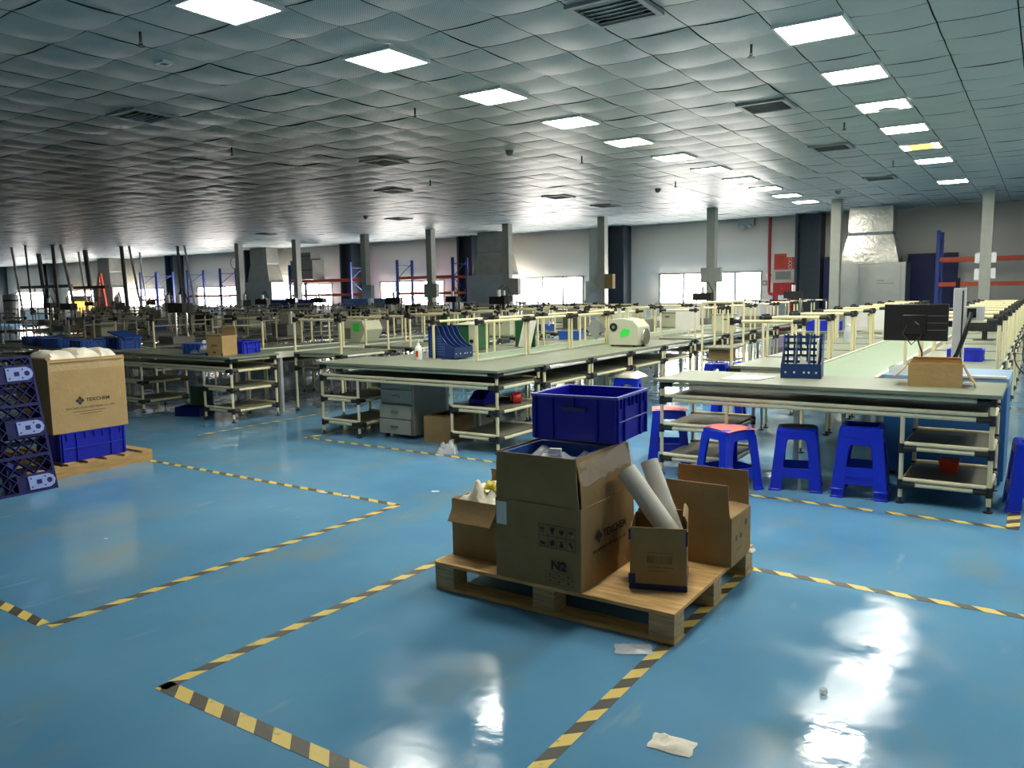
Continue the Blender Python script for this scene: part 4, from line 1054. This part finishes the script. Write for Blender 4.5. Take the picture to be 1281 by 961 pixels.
def ahu(x, w_, label, m, dm, door=True):
    t = thing('air_handling_unit', label, 'air unit', (x, 25.1, 0), group='duct units along the back wall')
    c = MB().box(-w_ / 2, -.5, .0, w_ / 2, .5, 2.2).build('cabinet', m, t, bevel=.01)
    MB().box(-w_ * .13, -.506, .1, -w_ * .13 + .02, -.5, 2.18).build('seam', 'vent', t)
    if door:
        dd = MB().box(-w_ * .1, -.512, .5, w_ * .44, -.5, 2.12).build('door', m, t, bevel=.004)
        MB().box(w_ * .12, -.54, 1.68, w_ * .22, -.512, 1.72).build('handle', 'chrome', dd)
        MB().box(w_ * .12, -.515, 1.6, w_ * .36, -.512, 1.63).build('nameplate', 'vent', dd)
    def rg(hx, hy, z): return [(-hx, -hy, z), (0, -hy - .015, z), (hx, -hy, z), (hx, hy, z), (0, hy, z), (-hx, hy, z)]
    MB().rings([rg(.78, .42, 2.2), rg(.76, .42, 2.28), rg(.62, .36, 2.9), rg(.59, .35, 2.98)]).build('hood', dm, t)
    MB().rings([rg(.585, .345, 2.98), rg(.57, .335, 3.02), rg(.585, .345, 3.07)]).build('band', 'vent', t)
    MB().rings([rg(.59, .35, 3.07), rg(.585, .345, 3.4), rg(.57, .34, H - .03)]).build('duct', dm, t)
ahu(-4.22, 1.95, 'bright silver foil duct on a galvanised cabinet at right', 'galv', 'foil')
ahu(-17.45, 2.0, 'grey wrapped duct on a pale cabinet beside the red-lit window', 'galv_dk', 'ductgrey', False)
ahu(-30.7, 2.0, 'grey duct unit behind the post in the left background', 'galv_dk', 'ductgrey', False)
ahu(-43.9, 2.0, 'grey duct unit at the far left of the back wall', 'galv_dk', 'ductgrey', False)
for x0, x1, l in ((-5.75, -5.1, 'navy panel on the wall left of the silver duct unit'), (-3.4, -2.1, 'navy panel on the wall right of the silver duct unit')):
    t = thing('wall_panel', l, 'panel', ((x0 + x1) / 2, 26.1, 0))
    MB().box(-(x1 - x0) / 2, 0, .3, (x1 - x0) / 2, .06, 2.45).build('sheet', 'navy_panel', t)
    MB().box(-(x1 - x0) / 2, -.02, 2.4, (x1 - x0) / 2, .0, 2.46).build('top_bar', 'navy', t)
    for s in (-1, 1): MB().box(s * ((x1 - x0) / 2 - .04) - .03, 0, 0, s * ((x1 - x0) / 2 - .04) + .03, .06, .3).build('leg', 'navy', t)

def rack(xs, label, beams, y=24.2, d=.9, h=2.9, group='blue and orange pallet racks'):
    t = thing('pallet_rack', label, 'rack', (xs[0], y, 0), group=group)
    for x in xs:
        u = MB()
        for yy in (0, d): u.box(x - xs[0] - .045, yy - .04, 0, x - xs[0] + .045, yy + .04, h)
        z = .3; k = 0
        u.box(x - xs[0] - .015, 0, h - .25, x - xs[0] + .015, d, h - .22)
        while z < h - .7:
            a, b = (0, d) if k % 2 else (d, 0)
            u.hexa([(x - xs[0] - .012, a - .02, z), (x - xs[0] + .012, a - .02, z), (x - xs[0] + .012, a + .02, z), (x - xs[0] - .012, a + .02, z),
                    (x - xs[0] - .012, b - .02, z + .62), (x - xs[0] + .012, b - .02, z + .62), (x - xs[0] + .012, b + .02, z + .62), (x - xs[0] - .012, b + .02, z + .62)])
            z += .62; k += 1
        u.build('upright_frame', 'rackblue', t)
    for a, b in zip(xs[:-1], xs[1:]):
        for z in beams:
            for yy in (0, d): MB().box(min(a, b) - xs[0] + .046, yy - .025, z, max(a, b) - xs[0] - .046, yy + .025, z + .11).build('beam', 'rackorange', t)
rack([-21.6, -18.8], 'blue rack with orange beams before the red-lit window', (1.5, 2.12))
rack([-27.95, -24.2], 'blue rack with orange beams before the window left of the red-lit one', (1.5, 2.12))
rack([-35.4, -32.85], 'blue rack with orange beams before the glaring white window at left', (1.55,))
rack([-39.5, -38.0], 'blue rack at the far left beside the navy column', (1.4,), d=.9)
rack([-2.45, .6], 'tall blue rack with red-orange beams at the right end of the back wall', (1.5, 2.16), y=24.4, h=3.0)
t = thing('dark_carton', 'lower dark box stacked high beside the navy column in the left background', 'box', (-27.3, 24.65, 2.24)); MB().box(-.7, -.35, 0, .7, .35, .85).build('body', 'machine_dk', t, bevel=.02)
MB().box(-.7, -.352, .4, .7, -.35, .44).build('strap', 'black', t)
t = thing('dark_carton', 'upper dark box stacked high beside the navy column in the left background', 'box', (-27.15, 24.65, 3.095)); MB().box(-.4, -.3, 0, .4, .3, .33).build('body', 'machine_dk', t, bevel=.02)
MB().box(-.4, -.302, .15, .4, -.3, .18).build('strap', 'black', t)
# wall fittings at right of the rightmost window
t = thing('fire_sign', 'red fire notice on the wall above the red hose cabinet, left and taller of two', 'sign', (-7.12, YB - .03, 2.12)); MB().box(-.2, 0, 0, .18, .0295, .5).build('board', 'sign', t); bars(t, [(-.15, .08 + .06 * k, .12, .1 + .06 * k) for k in range(6)], (0, -.0005, 0), m='redpipe')
t = thing('fire_sign', 'red fire notice with three white rings, right and lower of two', 'sign', (-6.76, YB - .03, 2.12)); MB().box(-.17, 0, 0, .24, .0295, .38).build('board', 'sign', t)
r3 = MB()
for k in range(3): r3.tube([(-.05 + .05 * math.cos(a), -.004, .08 + .11 * k + .05 * math.sin(a)) for a in [2 * PI * q / 14 for q in range(15)]], .008, 6)
r3.build('white_rings', 'white', t)
t = thing('notice', 'grey notice sheet on the wall directly below the red fire notices', 'notice', (-7.03, YB - .02, 1.80)); MB().box(-.24, 0, 0, .24, .0195, .26).build('sheet', 'vent', t); bars(t, [(-.2, .05 + .05 * k, .18, .065 + .05 * k) for k in range(4)], (0, -.0005, 0), m='machine_dk')
t = thing('notice', 'small white notice sheet right of the grey one below the fire notices', 'notice', (-6.63, YB - .02, 1.92)); MB().box(-.12, 0, 0, .14, .0195, .2).build('sheet', 'white', t); bars(t, [(-.08, .04 + .05 * k, .1, .055 + .05 * k) for k in range(3)], (0, -.0005, 0), m='vent')
t = thing('hose_cabinet', 'red fire hose cabinet with a glazed lower door', 'fire cabinet', (-6.98, YB - .28, .45))
MB().box(-.3, 0, 0, .3, .26, 1.25).build('body', 'redbox', t, bevel=.008); MB().box(-.2, -.008, .08, .2, 0, .62).build('glass_door', 'vent', t)
MB().cyl((0, -.02, 1.05), (0, 0, 1.05), .035, 12).build('call_button', 'orange', t); MB().box(-.12, -.006, .7, .12, 0, .85).build('label_plate', 'white', t)
MB().box(-.28, .05, -.45, .28, .24, 0).build('plinth', 'redbox', t)
t = thing('fire_pipe', 'dark red pipe running down the wall from the ceiling to the hose cabinet', 'pipe', (-7.44, YB - .14, 0))
MB().tube([(0, 0, H - .03), (0, 0, 1.42), (.02, 0, 1.36), (.08, 0, 1.34), (.165, 0, 1.34)], .05, 10).build('run', 'redpipe', t); MB().lathe([(.07, 1.9), (.07, 1.98)], n=12).build('clamp', 'redpipe', t)
t = thing('emergency_light', 'grey twin-head emergency lamp high on the wall above the rightmost window', 'emergency light', (-8.2, YB - .15, 3.5)); MB().box(-.28, 0, .06, .24, .13, .3).build('housing', 'vent', t)
for x in (-.12, .12): MB().cyl((x, -.06, .02), (x, .02, .06), .07, 12).build('lamp_head', 'vent', t)
t = thing('wall_switch', 'small grey switch box on the wall right of the rightmost window', 'switch', (-7.6, YB - .06, 1.62)); MB().box(-.07, 0, 0, .07, .05, .16).build('plate', 'vent', t); MB().box(-.03, -.012, .05, .03, 0, .11).build('rocker', 'white', t)
t = thing('wall_clock', 'round pale clock high on the wall in the left background', 'clock', (-34.4, YB - .07, 3.26)); MB().cyl((0, 0, 0), (0, .06, 0), .28, 24).build('dial', 'white', t); MB().tube([(.28 * math.cos(a), 0, .28 * math.sin(a)) for a in [2 * PI * q / 24 for q in range(25)]], .025, 6).build('bezel', 'vent', t)
t = thing('duct_riser', 'grey square riser with meter box beside the second window from the right', 'riser', (-13.75, YB - .22, 0)); MB().box(-.2, 0, 1.9, .2, .2, H).build('duct', 'steelgrey', t); b_ = MB().box(-.32, -.05, 1.0, .32, .2, 1.9).build('meter_box', 'steelgrey', t)
MB().box(-.15, -.055, 1.45, .12, -.05, 1.7).build('dial_plate', 'vent', b_)

# hanging fixtures in the left background
def drop(x, y, z0, r, label, lean=0., m='conduit'):
    t = thing('drop_conduit', label, 'conduit', (x, y, 0), group='conduits dropping from the left ceiling')
    MB().cyl((0, 0, H - .02), (lean, 0, z0), r, 8).build('tube', m, t); MB().cyl((0, 0, H - .03), (0, 0, H - .01), r * 2, 10).build('ceiling_flange', m, t)
    MB().box(lean - .09, -.05, z0 - .25, lean + .09, .05, z0 + .02).build('socket_box', m, t)
    return t
for a in ((-36.8, 16.8, 1.1, .05, 'dark conduit dropping at the far left edge, left of the hanging bar', .5, 'conduit_lt'), (-34.2, 17.2, 1.3, .07, 'thick black conduit right of the bright far left window', .1, 'conduit'), (-33.75, 17.3, 1.2, .06, 'leaning steel conduit beside the thick black one', .7, 'conduit_lt'),
          (-38.6, 20.6, 1.2, .05, 'steel conduit crossing the amber window, left one', .4, 'conduit_lt'), (-33.5, 19.75, 1.2, .08, 'black conduit right of the far left duct unit', .15, 'conduit'), (-33.0, 19.8, 1.2, .05, 'leaning steel conduit right of the far left duct unit', .6, 'conduit_lt'),
          (-37.6, 23.1, 1.2, .05, 'thin conduit before the third window from the left', .3, 'conduit_lt'), (-31.9, 21.4, 1.25, .06, 'black conduit in front of the navy column in the left background', .05, 'conduit'), (-31.4, 21.4, 1.2, .05, 'leaning conduit right of the black one at the navy column', .5, 'conduit_lt'),
          (-35.2, 16.6, 1.2, .04, 'thin dark conduit in the gap left of the thick black one', .15, 'conduit')): drop(*a)
def light_bar(x0, x1, y, z, label):
    t = thing('hanging_bar', label, 'light bar', ((x0 + x1) / 2, y, 0), group='hanging bars in the left background')
    L_ = (x1 - x0) / 2
    MB().box(-L_, -.1, z, L_, .1, z + .14).build('bar', 'conduit', t)
    MB().cyl((-.05, 0, z + .12), (-.25, 0, H - .02), .11, 8).build('hanger', 'conduit', t)
    for s in (-.35, .0, .35): MB().cyl((s * L_, 0, z), (s * L_ * 1.2, 0, z - .3), .03, 6).build('spout', 'conduit', t)
light_bar(-43.4, -38.4, 20, 2.12, 'dark hanging bar in front of the bright window at the far left')
light_bar(-38.0, -35.3, 20, 2.02, 'dark hanging bar in front of the amber window')
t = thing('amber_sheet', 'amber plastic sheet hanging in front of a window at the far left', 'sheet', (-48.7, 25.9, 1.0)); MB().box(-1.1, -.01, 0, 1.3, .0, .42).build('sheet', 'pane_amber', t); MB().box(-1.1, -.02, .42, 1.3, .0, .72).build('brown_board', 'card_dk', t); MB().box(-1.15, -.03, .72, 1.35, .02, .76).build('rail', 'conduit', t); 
for x in (-1.1, 1.3): MB().box(x - .03, -.03, -1.0, x + .03, .03, .62).build('stand', 'conduit', t)
t = thing('cylinder_tank', 'upright silver tank at the far left edge of the hall', 'tank', (-32.6, 14.7, .8)); MB().lathe([(.26, 0), (.26, .9), (.24, .96), (.1, 1.0)], n=18).build('body', 'galv', t); MB().lathe([(.27, .72), (.27, .78)], n=18).build('band', 'conduit', t)
t = thing('orange_ladder', 'orange folding ladder standing by the far left duct unit', 'ladder', (-43.2, 24.3, 0))
for s in (-1, 1): MB().hexa([(s * .6 - .06, -.2, 0), (s * .6 + .06, -.2, 0), (s * .6 + .06, -.1, 0), (s * .6 - .06, -.1, 0), (s * .05 - .06, -.2, 2.95), (s * .05 + .06, -.2, 2.95), (s * .05 + .06, -.1, 2.95), (s * .05 - .06, -.1, 2.95)]).build('rail', 'rackorange', t)
for k in range(6):
    z = .4 + .4 * k; q = .6 - .55 * z / 2.95; MB().box(-q, -.17, z, q, -.13, z + .04).build('rung', 'rackorange', t)

# blue boards and cases standing on the far benches
for x, w_, m, l in ((-21.5, 1.25, 'ltblue', 'pale blue board standing before the red-lit window, left one'), (-19.95, 1.2, 'ltblue', 'pale blue board standing before the red-lit window, right one'), (-25.2, 2.9, 'rackblue', 'long blue board in front of the grey duct unit at left')):
    t = thing('partition_board', l, 'board', (x, 21.7, 0)); MB().box(-w_ / 2, -.015, .7, w_ / 2, .015, 1.4).build('panel', m, t)
    for s in (-1, 1): MB().box(s * (w_ / 2 - .05) - .025, -.03, 0.03, s * (w_ / 2 - .05) + .025, .03, .7).build('leg', 'alu', t); MB().box(s * (w_ / 2 - .05) - .03, -.2, 0, s * (w_ / 2 - .05) + .03, .2, .03).build('foot', 'alu', t)
def case(kind, x, y, label, group, rz=0., z=.8):
    if kind == 0:
        t = thing('bench_machine', label, 'machine', (x, y, z), rz, group)
        MB().box(-.22, -.18, 0, .22, .18, .22).build('base', 'machine_dk', t, bevel=.01); MB().box(-.18, 0, .22, .06, .16, .42).build('head', 'machine', t, bevel=.01); MB().cyl((.12, 0, .22), (.12, 0, .46), .02, 8).build('column', 'alu', t)
    elif kind == 1:
        t = thing('bench_monitor', label, 'monitor', (x, y, z), rz, group)
        MB().box(-.22, -.02, .12, .22, .02, .42).build('screen', 'black', t); MB().box(-.03, 0, 0, .03, .03, .14).build('stand', 'black', t); MB().box(-.12, -.08, 0, .12, .08, .012).build('base', 'black', t)
    elif kind == 2:
        t = thing('storage_case', label, 'case', (x, y, z), rz, group)
        MB().box(-.2, -.16, 0, .2, .16, .28).build('body', 'machine', t, bevel=.01); MB().box(-.205, -.165, .28, .205, .165, .3).build('lid', 'machine_dk', t); MB().box(-.05, -.172, .2, .05, -.16, .22).build('handle', 'black', t)
    elif kind == 4:
        t = thing('press_machine', label, 'machine', (x, y, z), rz, group)
        MB().box(-.2, -.2, 0, .2, .2, .12).build('bed', 'machine_dk', t)
        for sx in (-.15, .15): MB().cyl((sx, .1, .12), (sx, .1, .62), .02, 8).build('column', 'chrome', t)
        MB().box(-.2, .0, .5, .2, .2, .66).build('head', 'black', t); MB().cyl((0, .08, .66), (0, .08, .8), .04, 10).build('cylinder', 'alu', t); MB().tube([(0, .08, .8), (.1, .1, .9), (.2, .12, .7), (.18, .15, .2)], .012, 6).build('hose', 'black', t)
    else:
        t = thing('plastic_tray', label, 'tray', (x, y, z), rz, group); MB().tray(.36, .28, .13, .006, taper=.01).build('body', 'bluebin', t); MB().tray(.372, .292, .014, .012).build('rim', 'bluebin', t, (0, 0, .118))
    return t
GL = {0: ('grey bench machine among the dim clutter of the far left lines', 'grey bench machines of the far left lines'), 1: ('black monitor among the dim clutter of the far left lines', 'black monitors of the far left lines'),
      2: ('beige storage case among the dim clutter of the far left lines', 'beige storage cases of the far left lines'), 3: ('blue tray among the dim clutter of the far left lines', 'blue trays of the far left lines'), 4: ('black press with chrome columns on the far left lines', 'black presses of the far left lines')}
first = {}
for x0_, y0_, k in FB:
    for q in (.6, 1.6):
        if RND.random() < .3: continue
        x = x0_ + .4; y = y0_ + q + RND.uniform(-.1, .1)
        kd = RND.choice([0, 0, 1, 2, 2, 3, 4, 4]); l, g = GL[kd]
        if kd in first: dup(first[kd][0], (x, y, .8), RND.uniform(-.5, .5), l, g, first[kd][1])
        else:
            o = case(kd, x, y, l, g); first[kd] = (o, tree_of(o))
GN = {0: ('grey bench machine on the benches before the two right windows', 'grey bench machines before the right windows'), 2: ('beige storage case on the benches before the two right windows', 'beige storage cases before the right windows'), 4: ('black press with chrome columns on the benches before the two right windows', 'black presses before the right windows'), 3: ('blue tray on the benches before the two right windows', 'blue trays before the right windows'), 1: ('black monitor on the benches before the two right windows', 'black monitors before the right windows')}
for x, y, kd in ((-4.7, 13.8, 2), (-4.7, 15.4, 0), (-4.7, 18.4, 4), (-6.15, 13.4, 0), (-6.15, 15, 2), (-6.15, 16.6, 4), (-6.15, 18, 1), (-7.95, 14.3, 0), (-7.95, 15.6, 2), (-7.95, 13.0, 3), (-9.65, 13.9, 4), (-9.65, 15.2, 0), (-9.65, 16.8, 2), (-2.2, 14.0, 2), (-.65, 12.4, 1), (-.65, 14.8, 0), (-7.95, 11.6, 2), (-6.15, 10.9, 3)):
    l, g = GN[kd]; dup(first[kd][0], (x, y, .8), RND.uniform(-.4, .4), l, g, first[kd][1])
for x, y, z, w_, hh, l in ((-4.75, 12.2, .80, .40, .46, 'grey white sheet board behind the beige machine, right of the aisle rack'), (-6.1, 12.6, .80, .36, .44, 'pale blue lit screen board before the rightmost window'), (-2.3, 12.6, .80, .30, .44, 'white sheet board hanging behind the clear bottle, left one'), (-1.98, 12.9, .80, .28, .44, 'white sheet board behind the monitor, right one'), (-7.9, 12.9, .8, .3, .42, 'grey sheet board behind the green panel on the middle line')):
    t = thing('sheet_board', l, 'board', (x, y, z)); MB().box(-w_ / 2, 0, .1, w_ / 2, .012, hh).build('sheet', 'white', t); MB().box(-.01, .012, 0, .01, .03, hh - .05).build('stand', 'alu', t); MB().box(-.1, -.05, 0, .1, .08, .01).build('base', 'alu', t)
crate(.5, .34, .16, 'blue crate on the far bench behind the aisle, left of the green belt', 'crate', (-3.05, 14.0, .82), 0, m='royal', rim='royal', slot=False)
t = thing('side_table', 'grey low table far down the aisle carrying a blue crate', 'table', (-3.05, 14.0, 0)); MB().box(-.5, -.4, .79, .5, .4, .82).build('table_top', 'top', t)
for sx in (-1, 1):
    for sy in (-1, 1): MB().cyl((sx * .45, sy * .35, 0), (sx * .45, sy * .35, .79), .018, 8).build('leg', 'pipe', t)
for i, (x, y, z) in enumerate(((-3.75, 10.95, .57), (-3.15, 13.8, .0), (-2.75, 13.9, 0))):
    carton(.3, .28, .14 if i == 0 else .34, ['brown carton on the shelf of the aisle rack', 'brown carton on the floor under the low table, left one', 'brown carton on the floor under the low table, right one'][i], (x, y, z), .1, [('left', .1, -86), ('right', .1, -86)], 'card_dk')

# ------------------------------------------------------------------ camera, world, view
def cam():
    yaw, pitch, roll = rad(33.767), rad(6.601), rad(-.978)
    f = Vector((-math.sin(yaw) * math.cos(pitch), math.cos(yaw) * math.cos(pitch), -math.sin(pitch)))
    r0 = Vector((math.cos(yaw), math.sin(yaw), 0)); u0 = r0.cross(f)
    r = r0 * math.cos(roll) + u0 * math.sin(roll); u = -r0 * math.sin(roll) + u0 * math.cos(roll)
    c = bpy.data.cameras.new('camera'); o = bpy.data.objects.new('camera', c); COL.objects.link(o)
    m = Matrix((r, u, -f)).transposed().to_4x4(); m.translation = Vector((0, 0, 1.55)); o.matrix_world = m
    c.sensor_width = 36; c.lens = 995. / 1281 * 36; c.clip_start = .05; c.clip_end = 300
    SC.camera = o
cam()
wd = bpy.data.worlds.new('world'); SC.world = wd; wd.use_nodes = True
wd.node_tree.nodes['Background'].inputs['Color'].default_value = (.9, .95, 1, 1); wd.node_tree.nodes['Background'].inputs['Strength'].default_value = .5
SC.view_settings.view_transform = 'Standard'; SC.view_settings.look = 'None'; SC.view_settings.exposure = 1.15; SC.view_settings.gamma = 1.
SC.view_settings.use_curve_mapping = False
try:
    SC.cycles.use_denoising = True; SC.cycles.max_bounces = 8; SC.cycles.transparent_max_bounces = 12; SC.cycles.sample_clamp_indirect = 6
except Exception: pass
